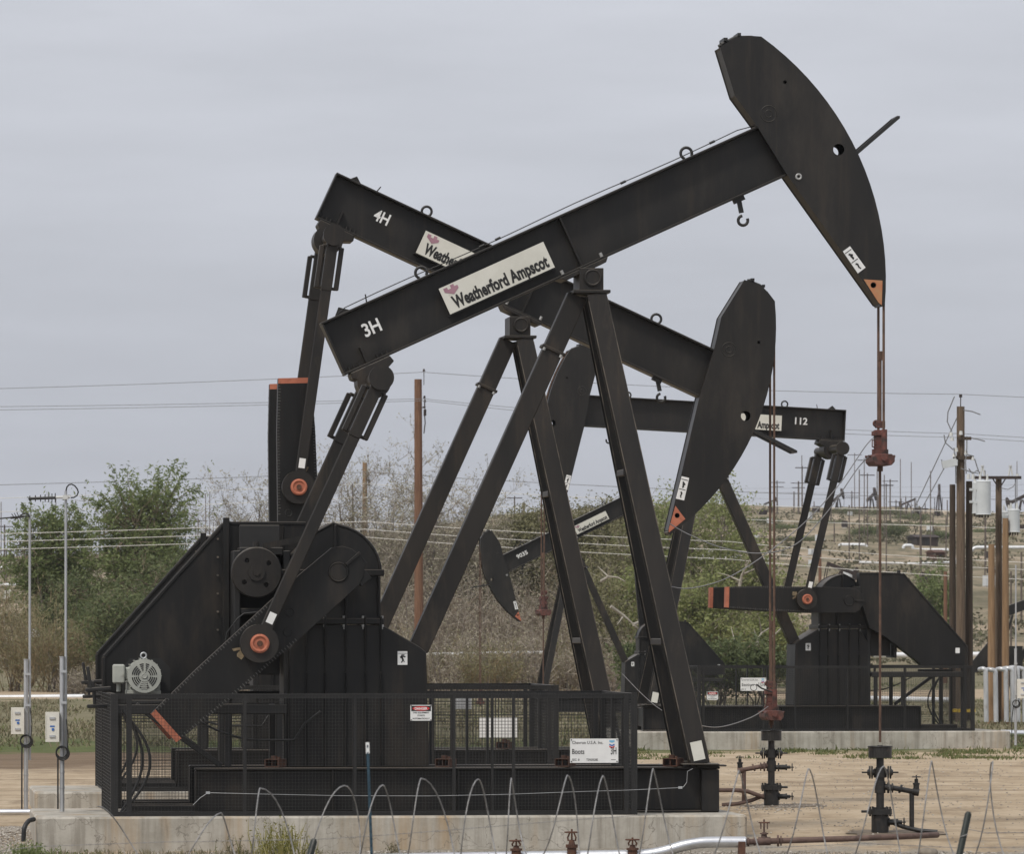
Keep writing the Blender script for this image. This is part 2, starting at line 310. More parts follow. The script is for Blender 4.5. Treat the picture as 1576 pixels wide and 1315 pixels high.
# ------------------------------------------------------------------ mesh helper
class MB:
    def __init__(s):
        s.v = []; s.f = []; s.sm = []
    def add(s, vs, fs, smooth=False):
        n = len(s.v)
        s.v.extend([tuple(p) for p in vs])
        for f in fs:
            s.f.append(tuple(i + n for i in f)); s.sm.append(smooth)
        return s
    def box(s, lo, hi):
        x0, y0, z0 = lo; x1, y1, z1 = hi
        vs = [(x0, y0, z0), (x1, y0, z0), (x1, y1, z0), (x0, y1, z0), (x0, y0, z1), (x1, y0, z1), (x1, y1, z1), (x0, y1, z1)]
        return s.add(vs, [(0, 3, 2, 1), (4, 5, 6, 7), (0, 1, 5, 4), (1, 2, 6, 5), (2, 3, 7, 6), (3, 0, 4, 7)])
    def obox(s, c, ex, ey, ez):
        c, ex, ey, ez = Vector(c), Vector(ex), Vector(ey), Vector(ez)
        vs = []
        for k in (-1, 1):
            for (i, j) in ((-1, -1), (1, -1), (1, 1), (-1, 1)):
                vs.append(c + ex * i + ey * j + ez * k)
        return s.add(vs, [(0, 3, 2, 1), (4, 5, 6, 7), (0, 1, 5, 4), (1, 2, 6, 5), (2, 3, 7, 6), (3, 0, 4, 7)])
    def bar(s, p0, p1, w, h, side=(0, 1, 0)):
        """box from p0 to p1; h measured along SIDE (made square to the axis), w across"""
        p0, p1 = Vector(p0), Vector(p1)
        ax = (p1 - p0)
        L = ax.length
        if L < 1e-6: return s
        ax /= L
        sd = Vector(side); sd = sd - ax * sd.dot(ax)
        if sd.length < 1e-4:
            sd = Vector((1, 0, 0)); sd = sd - ax * sd.dot(ax)
        sd.normalize()
        cr = ax.cross(sd)
        return s.obox((p0 + p1) / 2, ax * L / 2, cr * w / 2, sd * h / 2)
    def hbar(s, p0, p1, w, h, t=0.025, side=(0, 1, 0)):
        """H section: two flanges of width w facing SIDE, h apart, one web"""
        p0, p1 = Vector(p0), Vector(p1)
        ax = (p1 - p0).normalized()
        sd = Vector(side); sd = (sd - ax * sd.dot(ax)).normalized()
        for k in (-1, 1):
            o = sd * k * (h / 2 - t / 2)
            s.bar(p0 + o, p1 + o, w, t, side)
        s.bar(p0, p1, t, h - 2 * t - 0.002, side)
        return s
    def tube(s, pts, r, n=8, caps=True, smooth=True):
        pts = [Vector(p) for p in pts]
        rs = r if isinstance(r, (list, tuple)) else [r] * len(pts)
        vs = []; fs = []
        prev = None
        for i, p in enumerate(pts):
            if i == 0: t = pts[1] - pts[0]
            elif i == len(pts) - 1: t = pts[-1] - pts[-2]
            else: t = (pts[i + 1] - pts[i]).normalized() + (pts[i] - pts[i - 1]).normalized()
            if t.length < 1e-9: t = Vector((0, 0, 1))
            t.normalize()
            if prev is None:
                a = Vector((0, 0, 1)) if abs(t.z) < 0.9 else Vector((1, 0, 0))
                u = t.cross(a).normalized()
            else:
                u = prev - t * prev.dot(t)
                u = u.normalized() if u.length > 1e-6 else t.orthogonal().normalized()
            prev = u
            w = t.cross(u)
            for k in range(n):
                an = 2 * math.pi * k / n
                vs.append(p + (u * math.cos(an) + w * math.sin(an)) * rs[i])
        for i in range(len(pts) - 1):
            for k in range(n):
                k2 = (k + 1) % n
                fs.append((i * n + k, i * n + k2, (i + 1) * n + k2, (i + 1) * n + k))
        s.add(vs, fs, smooth)
        if caps:
            m = (len(pts) - 1) * n
            s.add(vs[:n], [tuple(reversed(range(n)))]); s.add(vs[m:], [tuple(range(n))])
        return s
    def cyl(s, p0, p1, r, r2=None, n=20, smooth=True):
        return s.tube([p0, p1], [r, r if r2 is None else r2], n, True, smooth)
    def ring(s, c, ax, r, t, n=28, m=8):
        """torus"""
        c = Vector(c); ax = Vector(ax).normalized(); u = ax.orthogonal().normalized(); w = ax.cross(u)
        pts = [c + (u * math.cos(2 * math.pi * i / n) + w * math.sin(2 * math.pi * i / n)) * r for i in range(n)]
        vs = []; fs = []
        for i, p in enumerate(pts):
            rd = (p - c).normalized()
            for k in range(m):
                an = 2 * math.pi * k / m
                vs.append(p + (rd * math.cos(an) + ax * math.sin(an)) * t)
        for i in range(n):
            for k in range(m):
                i2, k2 = (i + 1) % n, (k + 1) % m
                fs.append((i * m + k, i2 * m + k, i2 * m + k2, i * m + k2))
        return s.add(vs, fs, True)
    def prism(s, poly, fn0, fn1, smooth=False):
        """poly: 2-D outline; fn0/fn1 map a 2-D point to the two end faces"""
        n = len(poly)
        a = [fn0(p) for p in poly]; b = [fn1(p) for p in poly]
        s.add(a + b, [tuple(range(n)), tuple(range(2 * n - 1, n - 1, -1))] + [(i, i + n, (i + 1) % n + n, (i + 1) % n) for i in range(n)], smooth)
        return s
    def plate(s, outline, holes, t, fn):
        """flat plate with round holes [(x, y, r)] of thickness t; fn(x, y, z) maps to the final place"""
        cu = bpy.data.curves.new("tmp", 'CURVE'); cu.dimensions = '2D'; cu.fill_mode = 'BOTH'; cu.extrude = t / 2
        def spl(pts):
            sp = cu.splines.new('POLY'); sp.points.add(len(pts) - 1)
            for i, p in enumerate(pts): sp.points[i].co = (p[0], p[1], 0, 1)
            sp.use_cyclic_u = True
        spl(outline)
        for (x, y, r) in holes:
            spl([(x + r * math.cos(2 * math.pi * k / 24), y + r * math.sin(2 * math.pi * k / 24)) for k in range(24)])
        o = bpy.data.objects.new("tmp", cu)
        me = bpy.data.meshes.new_from_object(o)
        s.add([fn(*v.co) for v in me.vertices], [tuple(p.vertices) for p in me.polygons])
        bpy.data.objects.remove(o); bpy.data.curves.remove(cu); bpy.data.meshes.remove(me)
        return s
    def text(s, body, fn, height, width=None, bold=0.0, thick=0.0, align='LEFT'):
        """letters laid out from the origin along +x, cap height HEIGHT, squeezed to WIDTH"""
        cu = bpy.data.curves.new("tmp", 'FONT'); cu.body = body; cu.size = 1.0; cu.offset = bold; cu.extrude = 0.0
        cu.resolution_u = 3
        o = bpy.data.objects.new("tmp", cu)
        me = bpy.data.meshes.new_from_object(o)
        if len(me.vertices):
            xs = [v.co.x for v in me.vertices]; x0, x1 = min(xs), max(xs)
            k = height / 0.70
            kx = k if width is None else width / max(1e-6, x1 - x0)
            off = {'LEFT': x0, 'CENTER': (x0 + x1) / 2, 'RIGHT': x1}[align]
            s.add([fn((v.co.x - off) * kx, v.co.y * k, thick) for v in me.vertices], [tuple(p.vertices) for p in me.polygons])
        bpy.data.objects.remove(o); bpy.data.curves.remove(cu); bpy.data.meshes.remove(me)
        return s
    def build(s, name, m, parent=None, loc=None, bevel=0.0):
        me = bpy.data.meshes.new(name)
        me.from_pydata(s.v, [], s.f)
        me.polygons.foreach_set("use_smooth", s.sm)
        me.materials.append(m)
        me.update()
        o = bpy.data.objects.new(name, me)
        COL.objects.link(o)
        if parent is not None: o.parent = parent
        if loc is not None: o.location = loc
        if bevel:
            bv = o.modifiers.new("bevel", 'BEVEL'); bv.width = bevel; bv.segments = 1; bv.limit_method = 'ANGLE'; bv.angle_limit = R(40)
        return o

def empty(name, loc, rz=0.0, scale=None):
    o = bpy.data.objects.new(name, None); COL.objects.link(o)
    o.location = loc; o.rotation_euler = (0, 0, rz); o.empty_display_size = 0.3
    if scale: o.scale = scale
    return o

def tag(o, label=None, cat=None, group=None, kind=None):
    if label: o['label'] = label
    if cat: o['category'] = cat
    if group: o['group'] = group
    if kind: o['kind'] = kind
    return o

def copy_tree(o, parent=None):
    c = o.copy(); COL.objects.link(c)
    if parent is not None: c.parent = parent
    for ch in [x for x in bpy.data.objects if x.parent == o]:
        copy_tree(ch, c)
    return c

def P(px, py, D):
    return Vector(((px - CX) / F * D, D, CAMZ - (py - HY) / F * D))

def lerp(a, b, t): return a + (b - a) * t
def sstep(a, b, x):
    t = max(0.0, min(1.0, (x - a) / (b - a))); return t * t * (3 - 2 * t)
def interp(tab, x):
    if x <= tab[0][0]: return tab[0][1]
    for (x0, y0), (x1, y1) in zip(tab, tab[1:]):
        if x <= x1: return lerp(y0, y1, (x - x0) / (x1 - x0))
    return tab[-1][1]

# ------------------------------------------------------------------ terrain
HILL = [(380, -.2), (450, .8), (500, 3.0), (600, 8.3), (700, 12.6), (800, 16.4), (950, 21.4), (1090, 26.6), (1160, 26.8), (1400, 18), (3000, -25), (9000, -60)]
def terrain(X, Y):
    z = -.22 + .17 * sstep(87.0, 91.0, Y)
    z += -.15 * sstep(135, 160, Y)
    if Y > 380:
        lat = X / Y
        k = lerp(.66, 1.0, sstep(-.07, .02, lat))
        z = -.2 + (interp(HILL, Y) + .2) * k
        a = sstep(420, 700, Y)
        z += a * (1.6 * mnoise.noise((X / 60.0, Y / 90.0, 3.1)) + .8 * mnoise.noise((X / 21.0, Y / 40.0, 9.1)))
    else:
        z += .03 * mnoise.noise((X / 3.0, Y / 5.0, 1.7)) * sstep(92, 100, Y) + .10 * mnoise.noise((X / 25.0, Y / 40.0, 4.4)) * sstep(165, 200, Y)
    return z

def G(px, Y):
    X = (px - CX) / F * Y
    return Vector((X, Y, terrain(X, Y)))

def ground_material():
    m, nt, b = nmat('field_ground')
    b.inputs['Roughness'].default_value = 0.95
    b.inputs['Specular IOR Level'].default_value = 0.2
    g = nt.nodes.new("ShaderNodeNewGeometry")
    sp = nt.nodes.new("ShaderNodeSeparateXYZ"); nt.links.new(g.outputs['Position'], sp.inputs[0])
    def nz(scale, stretch=(1, 1, 1), detail=6, rough=.6):
        mp = nt.nodes.new("ShaderNodeMapping"); mp.inputs['Scale'].default_value = stretch
        nt.links.new(g.outputs['Position'], mp.inputs[0])
        n = nt.nodes.new("ShaderNodeTexNoise"); n.inputs['Scale'].default_value = scale; n.inputs['Detail'].default_value = detail
        n.inputs['Roughness'].default_value = rough
        nt.links.new(mp.outputs[0], n.inputs['Vector']); return n.outputs[0]
    def ramp(fac, stops):
        r = nt.nodes.new("ShaderNodeValToRGB"); e = r.color_ramp.elements
        e[0].position, e[0].color = stops[0][0], (*stops[0][1], 1)
        e[1].position, e[1].color = stops[-1][0], (*stops[-1][1], 1)
        for p, c in stops[1:-1]:
            q = e.new(p); q.color = (*c, 1)
        nt.links.new(fac, r.inputs[0]); return r.outputs[0]
    def mr(x, a, b_, c=0., d=1.):
        n = nt.nodes.new("ShaderNodeMapRange"); n.inputs[1].default_value = a; n.inputs[2].default_value = b_
        n.inputs[3].default_value = c; n.inputs[4].default_value = d; n.interpolation_type = 'SMOOTHSTEP'
        nt.links.new(x, n.inputs[0]); return n.outputs[0]
    def mix(f, a, c):
        n = nt.nodes.new("ShaderNodeMix"); n.data_type = 'RGBA'
        nt.links.new(f, n.inputs[0]); nt.links.new(a, n.inputs[6]); nt.links.new(c, n.inputs[7]); return n.outputs[2]
    def math_(op, a, c):
        n = nt.nodes.new("ShaderNodeMath"); n.operation = op
        for i, q in enumerate((a, c)):
            if isinstance(q, (int, float)): n.inputs[i].default_value = q
            else: nt.links.new(q, n.inputs[i])
        return n.outputs[0]
    # distance with wandering edges
    wob = math_('MULTIPLY', math_('SUBTRACT', nz(.12, (1, .5, 1), 5), .5), 0.30)
    wob2 = math_('MULTIPLY', math_('SUBTRACT', nz(1.1, (1, .6, 1), 5), .5), 0.12)
    Y = math_('MULTIPLY', sp.outputs['Y'], math_('ADD', math_('ADD', wob, wob2), 1.0))
    dirt = ramp(nz(.55, (1.3, .5, 1), 12, .74), [(.28, (.27, .20, .13)), (.42, (.40, .31, .21)), (.56, (.49, .39, .275)), (.74, (.58, .49, .37))])
    ruts = mr(nz(.9, (.10, .42, 1), 12, .78), .53, .61, 0, .75)
    dirt = mix(ruts, dirt, ramp(nz(2.5, (1, 1, 1), 8), [(.3, (.17, .125, .08)), (.7, (.31, .235, .155))]))
    patch = mr(nz(.55, (1.1, .26, 1), 11, .76), .53, .61, 0, .75)
    dirt = mix(patch, dirt, ramp(nz(4, (1, 1, 1), 8, .75), [(.3, (.21, .155, .10)), (.7, (.36, .28, .195))]))
    tracks = mr(nz(1.0, (.45, .8, 1), 9, .75), .53, .64, 0, .6)
    dirt = mix(tracks, dirt, ramp(nz(3, (1, 1, 1)), [(.3, (.19, .135, .085)), (.7, (.27, .20, .13))]))
    specks = mr(nz(5.5, (.5, 1.0, 1), 8, .8), .60, .70, 0, .75)
    dirt = mix(specks, dirt, ramp(nz(9), [(.3, (.13, .095, .06)), (.7, (.20, .15, .095))]))
    gravel = ramp(nz(26, (1, 1, 1), 4, .8), [(.3, (.17, .15, .12)), (.5, (.30, .27, .225)), (.7, (.44, .41, .36))])
    dark = ramp(nz(.9, (.4, 1.5, 1), 8), [(.3, (.13, .09, .058)), (.7, (.26, .19, .125))])
    grass = ramp(nz(.75, (.6, .5, 1), 9, .72), [(.30, (.10, .095, .050)), (.46, (.16, .145, .082)), (.60, (.22, .19, .122)), (.78, (.30, .255, .175))])
    green = ramp(nz(.5, (1, .4, 1), 8), [(.3, (.06, .085, .025)), (.7, (.13, .14, .05))])
    # hill: tan bare soil, olive scrub patches
    hill = ramp(nz(.045, (1, .9, 1), 10, .65), [(.34, (.14, .122, .078)), (.46, (.215, .18, .118)), (.55, (.32, .255, .18)), (.68, (.48, .39, .30))])
    hill2 = mr(nz(.30, (1, .55, 1), 9, .75), .47, .62, 0, .85)
    hill = mix(hill2, hill, ramp(nz(.8, (1, 1, 1)), [(.3, (.06, .062, .034)), (.7, (.13, .12, .07))]))
    c = mix(mr(Y, 86.5, 89.5), gravel, dirt)
    c = mix(math_('MULTIPLY', mr(Y, 128, 140), mr(sp.outputs['X'], 4, -6)), c, dark)
    c = mix(mr(Y, 156, 164), c, green)
    c = mix(mr(Y, 172, 190), c, grass)
    c = mix(mr(Y, 284, 294), c, ramp(nz(.4, (.3, 1, 1), 7), [(.3, (.33, .255, .17)), (.7, (.44, .35, .25))]))
    c = mix(mr(Y, 330, 340), c, grass)
    c = mix(mr(sp.outputs['Y'], 400, 470), c, hill)
    nt.links.new(c, b.inputs['Base Color'])
    bp = nt.nodes.new("ShaderNodeBump"); bp.inputs['Strength'].default_value = .7; bp.inputs['Distance'].default_value = .12
    nt.links.new(nz(6, (.6, 1.4, 1), 8, .75), bp.inputs['Height']); nt.links.new(bp.outputs[0], b.inputs['Normal'])
    return m

def build_ground():
    rows = []
    y = -40.0
    while y < 8000:
        rows.append(y)
        y += 6 if y < 80 else (1.2 if y < 110 else max(1.6, y * .012) if y < 1500 else y * .12)
    NX = 150
    mb = MB()
    vs = []
    for y in rows:
        half = 40 + .30 * max(y, 0)
        for i in range(NX + 1):
            t = i / NX * 2 - 1
            x = half * (t * .45 + .55 * t ** 3)
            vs.append((x, y, terrain(x, y)))
    fs = []
    W = NX + 1
    for j in range(len(rows) - 1):
        for i in range(NX):
            fs.append((j * W + i, j * W + i + 1, (j + 1) * W + i + 1, (j + 1) * W + i))
    mb.add(vs, fs, True)
    tag(mb.build('ground', ground_material()), kind='structure')
build_ground()

# ------------------------------------------------------------------ pumpjack
PADZ = .30
class Frame:
    """a pump's own axes: u along the machine (towards the horse head), v across, z up from the pad top"""
    def __init__(s, px, D, yaw, pivz):
        s.X0 = (px - CX) / F * D; s.Y0 = D; s.c = math.cos(yaw); s.s = math.sin(yaw)
    def T(s, px, py, v=0.0):
        k = (px - CX) / F
        u = (k * (s.Y0 + v * s.c) - s.X0 + v * s.s) / (s.c - k * s.s)
        Y = s.Y0 + u * s.s + v * s.c
        return (u, CAMZ - (py - HY) / F * Y - PADZ)
YAW3 = R(6.0)
FR = Frame(907, 90.0, YAW3, 0)       # the nearest machine: all proportions are measured on it
T3 = FR.T
PIV = T3(907, 430, 0)                # saddle bearing (u, z)
ANG3 = R(24.5)
def B3(px, py, v=0.0):
    """beam coordinates: a along the beam, b square to it, from the saddle bearing"""
    u, z = T3(px, py, v); u -= PIV[0]; z -= PIV[1]
    return (u * math.cos(ANG3) + z * math.sin(ANG3), -u * math.sin(ANG3) + z * math.cos(ANG3))

SHAFT = T3(520, 881, -1.2)
PIN_R, PIT_L = 1.62, 4.37
JOINT = (-3.71, -.07)

def build_pump(name, label, loc, yaw, near, beam_ang, crank_ang, number=None, scale=None, detail=2, pin_r=PIN_R, group='pumpjacks', plate=True,
               top_up=True):
    """near: -1 when the machine's v<0 side faces the camera, +1 when its other side does"""
    root = empty(name, loc, yaw, scale)
    tag(root, label, 'pumpjack', group)
    K, KW = M['black'], M['black_worn']
    bv = .012 if detail == 2 else 0
    ca, sa = math.cos(beam_ang), math.sin(beam_ang)
    def BM(a, b, v): return Vector((PIV[0] + a * ca - b * sa, v, PIV[1] + a * sa + b * ca))
    # ---- skid base
    u0, u1 = T3(300, 1215, -1)[0], T3(1106, 1215, -1)[0]
    sk = MB()
    H = .70
    for v in (-.86, .86):
        sk.box((u0, v - .16, H - .035), (u1 + .02, v + .16, H))
        sk.box((u0, v - .16, 0), (u1, v + .16, .035))
        sk.box((u0, v - .015, .037), (u1, v + .015, H - .037))
        for q in (u0 + .02, u1 - .02, u0 + 2.1, u0 + 4.0):
            sk.box((q - .015, v - .145, .037), (q + .015, v + .145, H - .038))
    for q in (u0 + .3, -2.3, -1.2, .4, u1 - .25):
        sk.box((q - .12, -.695, .12), (q + .12, .695, H - .06))
    sk.box((u1 - .27, -1.035, .01), (u1 + .006, -.70, H - .042))
    sk.box((u1 - .36, -1.05, H + .002), (u1 + .12, -.68, H + .03)); sk.box((u1 - .36, .68, H + .002), (u1 + .12, 1.05, H + .03))
    # lower runners under the motor end
    for v, z in ((-1.0, .02), (-.55, .03), (.35, .04), (.95, .05)):
        sk.box((-7.15, v - .05, z), (u0 - .002, v + .05, z + .12))
    sk.build('skid_base', M['black_low'], root, bevel=bv)
    # ---- pedestal
    pd = MB()
    poly = [T3(445, 1182, -.6), T3(445, 1000, -.6), T3(470, 962, -.6), T3(588, 962, -.6), T3(646, 996, -.6), T3(656, 1004, -.6), T3(661, 1182, -.6)]
    poly[0] = (poly[0][0], H + .003); poly[-1] = (poly[-1][0], H + .003)
    pd.prism(poly, lambda p: (p[0], -.60, p[1]), lambda p: (p[0], .60, p[1]))
    for px in (472, 500, 532, 562, 586):
        u = T3(px, 1000, -.6)[0]
        pd.prism([(-.62, 2.15), (-.602, 3.0), (-.68, 3.0)], lambda p: (u - .016, p[0], p[1]), lambda p: (u + .016, p[0], p[1]))
        pd.prism([(.62, 2.15), (.68, 3.0), (.602, 3.0)], lambda p: (u - .016, p[0], p[1]), lambda p: (u + .016, p[0], p[1]))
        pd.box((u - .013, -.66, .71), (u + .013, -.603, 2.149)); pd.box((u - .013, .603, .71), (u + .013, .66, 2.149))
    pdo = pd.build('pedestal', M['black_low'], root, bevel=bv)
    if detail == 2:
        p0_, p1_ = T3(612, 1024, -.61), T3(627, 1003, -.61)
        dm = MB(); y_ = near * .606
        dm.box((p0_[0], min(y_, y_ + near * .006), p0_[1]), (p1_[0], max(y_, y_ + near * .006), p1_[1])); dmo = dm.build('warning_decal', M['white'], pdo)
        fm = MB(); cx_, y2 = (p0_[0] + p1_[0]) / 2, near * .6135
        for (xa, za, xb, zb, w_) in ((-.07, .175, .07, .175, .006), (-.035, .11, .0, .135, .03), (0, .135, .045, .12, .02), (-.01, .12, .01, .07, .028), (.01, .07, -.02, .035, .016), (.01, .07, .03, .045, .012), (-.02, .15, .03, .152, .014)):
            fm.bar((cx_ + xa, y2, p0_[1] + za), (cx_ + xb, y2, p0_[1] + zb), w_, .003, (0, 1, 0))
        fm.build('decal_figure', M['ink'], dmo)
    # ---- gearbox
    gb = MB()
    c0 = T3(513, 881, -.5)
    out = [T3(436, 957, -.5), T3(436, 885, -.5), T3(452, 852, -.5), T3(482, 822, -.5), T3(513, 806, -.5)]
    for an in range(80, -1, -10):
        p = T3(508 + 78 * math.cos(R(an)), 884 - 76 * math.sin(R(an)), -.5); out.append(p)
    out += [T3(586, 957, -.5)]
    gb.prism(out, lambda p: (p[0], -.48, p[1]), lambda p: (p[0], .48, p[1]))
    zf = T3(500, 955, -.5)[1]
    gb.box((T3(440, 955, -.5)[0], -.66, zf - .065), (T3(590, 955, -.5)[0], .66, zf + .03))
    z2 = T3(500, 882, -.5)[1]
    gb.box((out[1][0] - .05, -.56, z2 - .05), (out[-1][0] + .05, .56, z2 + .05))
    uu = T3(516, 830, -.5)[0]
    for s in (-1, 1):
        gb.box((uu - .02, min(s * .482, s * .55), z2 + .052), (uu + .02, max(s * .482, s * .55), T3(500, 808, -.5)[1]))
        u5 = T3(533, 830, -.5)[0]
        gb.box((u5 - .02, min(s * .482, s * .57), zf + .035), (u5 + .02, max(s * .482, s * .57), z2 - .052))
        u6 = T3(583, 830, -.5)[0]
        gb.box((u6 - .02, min(s * .482, s * .57), zf + .035), (u6 + .02, max(s * .482, s * .57), z2 - .052))
    # arched cover rim
    for s in (-1, 1):
        arc = [Vector((p[0], s * .47, p[1])) for p in out[3:-1]]
        gb.tube(arc, .03, 6)
    g_o = gb.build('gearbox', M['black_low'], root, bevel=bv)
    if detail == 2:
        bb = MB()
        for k in range(5):
            u = T3(470 + k * 29.5, 950, -.6)[0]
            for s in (-1, 1):
                bb.cyl((u, s * .63, zf + .03), (u, s * .63, zf + .065), .022, n=6)
                bb.cyl((u, s * .63, zf - .105), (u, s * .63, zf - .066), .026, n=6); bb.cyl((u, s * .63, zf - .14), (u, s * .63, zf - .105), .014, n=6)
        bb.build('bolt_row', M['bolt'], g_o)
    # ---- shaft and cranks
    sh = MB(); sh.cyl((SHAFT[0], -1.30, SHAFT[1]), (SHAFT[0], 1.30, SHAFT[1]), .17)
    sh.build('crankshaft', M['black_dark'], root)
    cd = Vector((math.cos(crank_ang), 0, math.sin(crank_ang))); cn = Vector((-cd.z, 0, cd.x))
    S0 = Vector((SHAFT[0], 0, SHAFT[1]))
    pin = S0 + cd * pin_r
    J = BM(JOINT[0], JOINT[1], 0)
    for s in (-1, 1):
        cr = MB()
        v0, v1 = s * 1.06, s * 1.30
        prof = [(3.53, -.29), (3.53, .29), (2.6, .335), (1.0, .36), (.45, .36)]
        prof += [(.10 + .34 * math.cos(R(a)), .36 * math.sin(R(a))) for a in (80, 110, 140, 165, 195, 220, 250, 280)]
        prof = prof[:5] + [(-.05 + .36 * math.cos(R(a)), .36 * math.sin(R(a))) for a in (100, 125, 150, 175, 200, 225, 250)] + [(.45, -.36), (1.0, -.36), (2.6, -.335)]
        fn = lambda v: (lambda p: S0 + cd * p[0] + cn * p[1] + Vector((0, v, 0)))
        cr.prism(prof, fn(v0), fn(v1))
        # raised end block round the shaft and the clamp split
        cr.cyl(S0 + Vector((0, v1, 0)), S0 + Vector((0, v1 + s * .02, 0)), .125, n=28); cr.ring(S0 + Vector((0, v1 + s * .01, 0)), (0, 1, 0), .14, .014)
        cr.obox(S0 - cd * .22 + cn * .24 + Vector((0, (v0 + v1) / 2, 0)), cd * .10, Vector((0, .10, 0)), cn * .16)
        cr.obox(S0 - cd * .34 + cn * .10 + Vector((0, (v0 + v1) / 2, 0)), cd * .08, Vector((0, .09, 0)), cn * .10)
        cr.obox(S0 - cd * .30 + Vector((0, v1 + s * .015, 0)), cd * .14, Vector((0, .02, 0)), cn * .022)
        if detail == 2:
            # tooth marks along both edges
            tk = MB()
            for k in range(44):
                for e in (-1, 1):
                    d = 3.4 - k * .052
                    w = interp([(1.0, .36), (2.6, .335), (3.53, .29)], d)
                    tk.obox(S0 + cd * d + cn * (w - .022) * e + Vector((0, v1 + s * .004, 0)), cd * .007, Vector((0, .004, 0)), cn * (.016 + .006 * (k % 3)))
            for d, w in ((1.18, .17), (.95, -.04)):
                cr.ring(S0 + cd * d + cn * w + Vector((0, v1 + s * .004, 0)), (0, 1, 0), .06, .010, 20, 6)
        if s == near and detail == 2:
            gm = MB()
            rr_ = random.Random(5)
            c0_ = S0 + cd * (pin_r + .22) + cn * (-.10 if near < 0 else .1) + Vector((0, v1 + s * .006, 0))
            pts_ = []
            for k in range(22):
                a_ = 2 * math.pi * k / 22; r_ = (.03 + .15 * rr_.random() ** 1.5) * (1.25 if math.cos(a_) > .3 else 1)
                pts_.append(c0_ + cd * r_ * math.cos(a_) + cn * r_ * .7 * math.sin(a_))
            gm.add([c0_] + pts_, [(0, 1 + k, 1 + (k + 1) % 22) for k in range(22)])
        co = cr.build('crank_arm', M['black_low'], root, bevel=bv)
        if detail == 2: tk.build('edge_teeth', M['teeth'], co)
        if s == near and detail == 2: gm.build('grease_splash', M['grease'], co)
        ot = MB()
        ot.prism([(3.534, -.285), (3.534, .285), (3.44, .293), (3.44, -.293)], fn(v0 - s * .004), fn(v1 + s * .006))
        ot.build('orange_stripe', M['orange'], co)
        pinp = pin + Vector((0, s * 1.5, 0))
        # ---- pitman arm
        pm = MB()
        Jt = J + Vector((0, s * 1.5, 0))
        ax = (Jt - pinp).normalized()
        pm.hbar(pinp + ax * .05, Jt - ax * .55, .18, .19, .022, (0, 1, 0))
        pm.cyl(pinp + Vector((0, -.12 * s, 0)), pinp + Vector((0, .10 * s, 0)), .29, n=36)
        pm.bar(Jt - ax * .98, Jt + ax * .06, .19, .22, (0, 1, 0))
        sd = ax.cross(Vector((0, 1, 0))).normalized()
        for e in (-1, 1):
            o = sd * .172 * e
            pm.bar(Jt - ax * .95 + o, Jt - ax * .20 + o, .082, .16, (0, 1, 0))
            pm.bar(Jt - ax * .93 + o * .4, Jt - ax * .93 + o, .05, .12, (0, 1, 0))
            pm.bar(Jt - ax * .20 + o * .4, Jt - ax * .20 + o, .05, .12, (0, 1, 0))
        po = pm.build('pitman_arm', KW, root, bevel=bv)
        wp = MB()
        q = pinp + Vector((0, .10 * s, 0))
        wp.cyl(q, q + Vector((0, .05 * s, 0)), .145, n=28); wp.ring(q + Vector((0, .05 * s, 0)), (0, 1, 0), .115, .022)
        wpo = wp.build('wrist_pin_cap', M['orange'], po)
        hb = MB(); hb.cyl(q + Vector((0, .052 * s, 0)), q + Vector((0, .075 * s, 0)), .045, n=12)
        hb.build('pin_nut', M['rust'], wpo)
        if s == near:
            lb = MB(); c = pinp + ax * .42 + Vector((0, s * .100, 0)); lb.obox(c, ax * .085, Vector((0, .004, 0)), sd * .055)
            lb.build('paper_tag', M['white'], po)
    # ---- equaliser
    eq = MB()
    eq.cyl(J + Vector((0, -1.62, 0)), J + Vector((0, 1.62, 0)), .13, n=20)
    eq.cyl(J + Vector((0, -.34, 0)), J + Vector((0, .34, 0)), .26, n=28)
    eq.cyl(J + Vector((0, near * 1.62, 0)), J + Vector((0, near * 1.70, 0)), .19, n=24)
    eq.prism([(-3.99, .195), (-3.33, .195), (-3.30, .09), (-3.5, .0), (-3.88, .0), (-4.0, .1)], lambda p: BM(p[0], p[1], -.33), lambda p: BM(p[0], p[1], .33))
    eqo = eq.build('equalizer', KW, root, bevel=bv)
    # ---- samson post
    zl = H + .03
    fu0, fu1 = T3(915, 455, -.35)[0], T3(1076, 1172, -.9)[0]
    ztop = T3(905, 452, -.3)[1]
    for s in (-1, 1):
        lg = MB(); lg.hbar((fu1, s * .93, zl), (fu0 + .02, s * .34, ztop - .01), .30, .27, .026, (0, 1, 0))
        lg.box((fu1 - .30, s * .93 - .26, zl - .001), (fu1 + .28, s * .93 + .2, zl + .02))
        lo = lg.build('front_leg', KW if s == near else M['black_low'], root, bevel=bv)  # far leg takes the darker paint, its shade put into the colour
        if detail == 2:
            p0_, p1_ = Vector((fu1, s * .93, zl)), Vector((fu0 + .02, s * .34, ztop - .01))
            ax_ = (p1_ - p0_).normalized(); sd2 = Vector((0, 1, 0)); sd2 = (sd2 - ax_ * sd2.dot(ax_)).normalized(); lat = ax_.cross(sd2)
            for e in (-1, 1):
                we = MB(); o_ = lat * .146 * e + sd2 * near * .1365
                we.bar(p0_ + ax_ * .1 + o_, p1_ - ax_ * .1 + o_, .012, .005, (0, 1, 0)); we.build('worn_edge', M['edge'], lo)
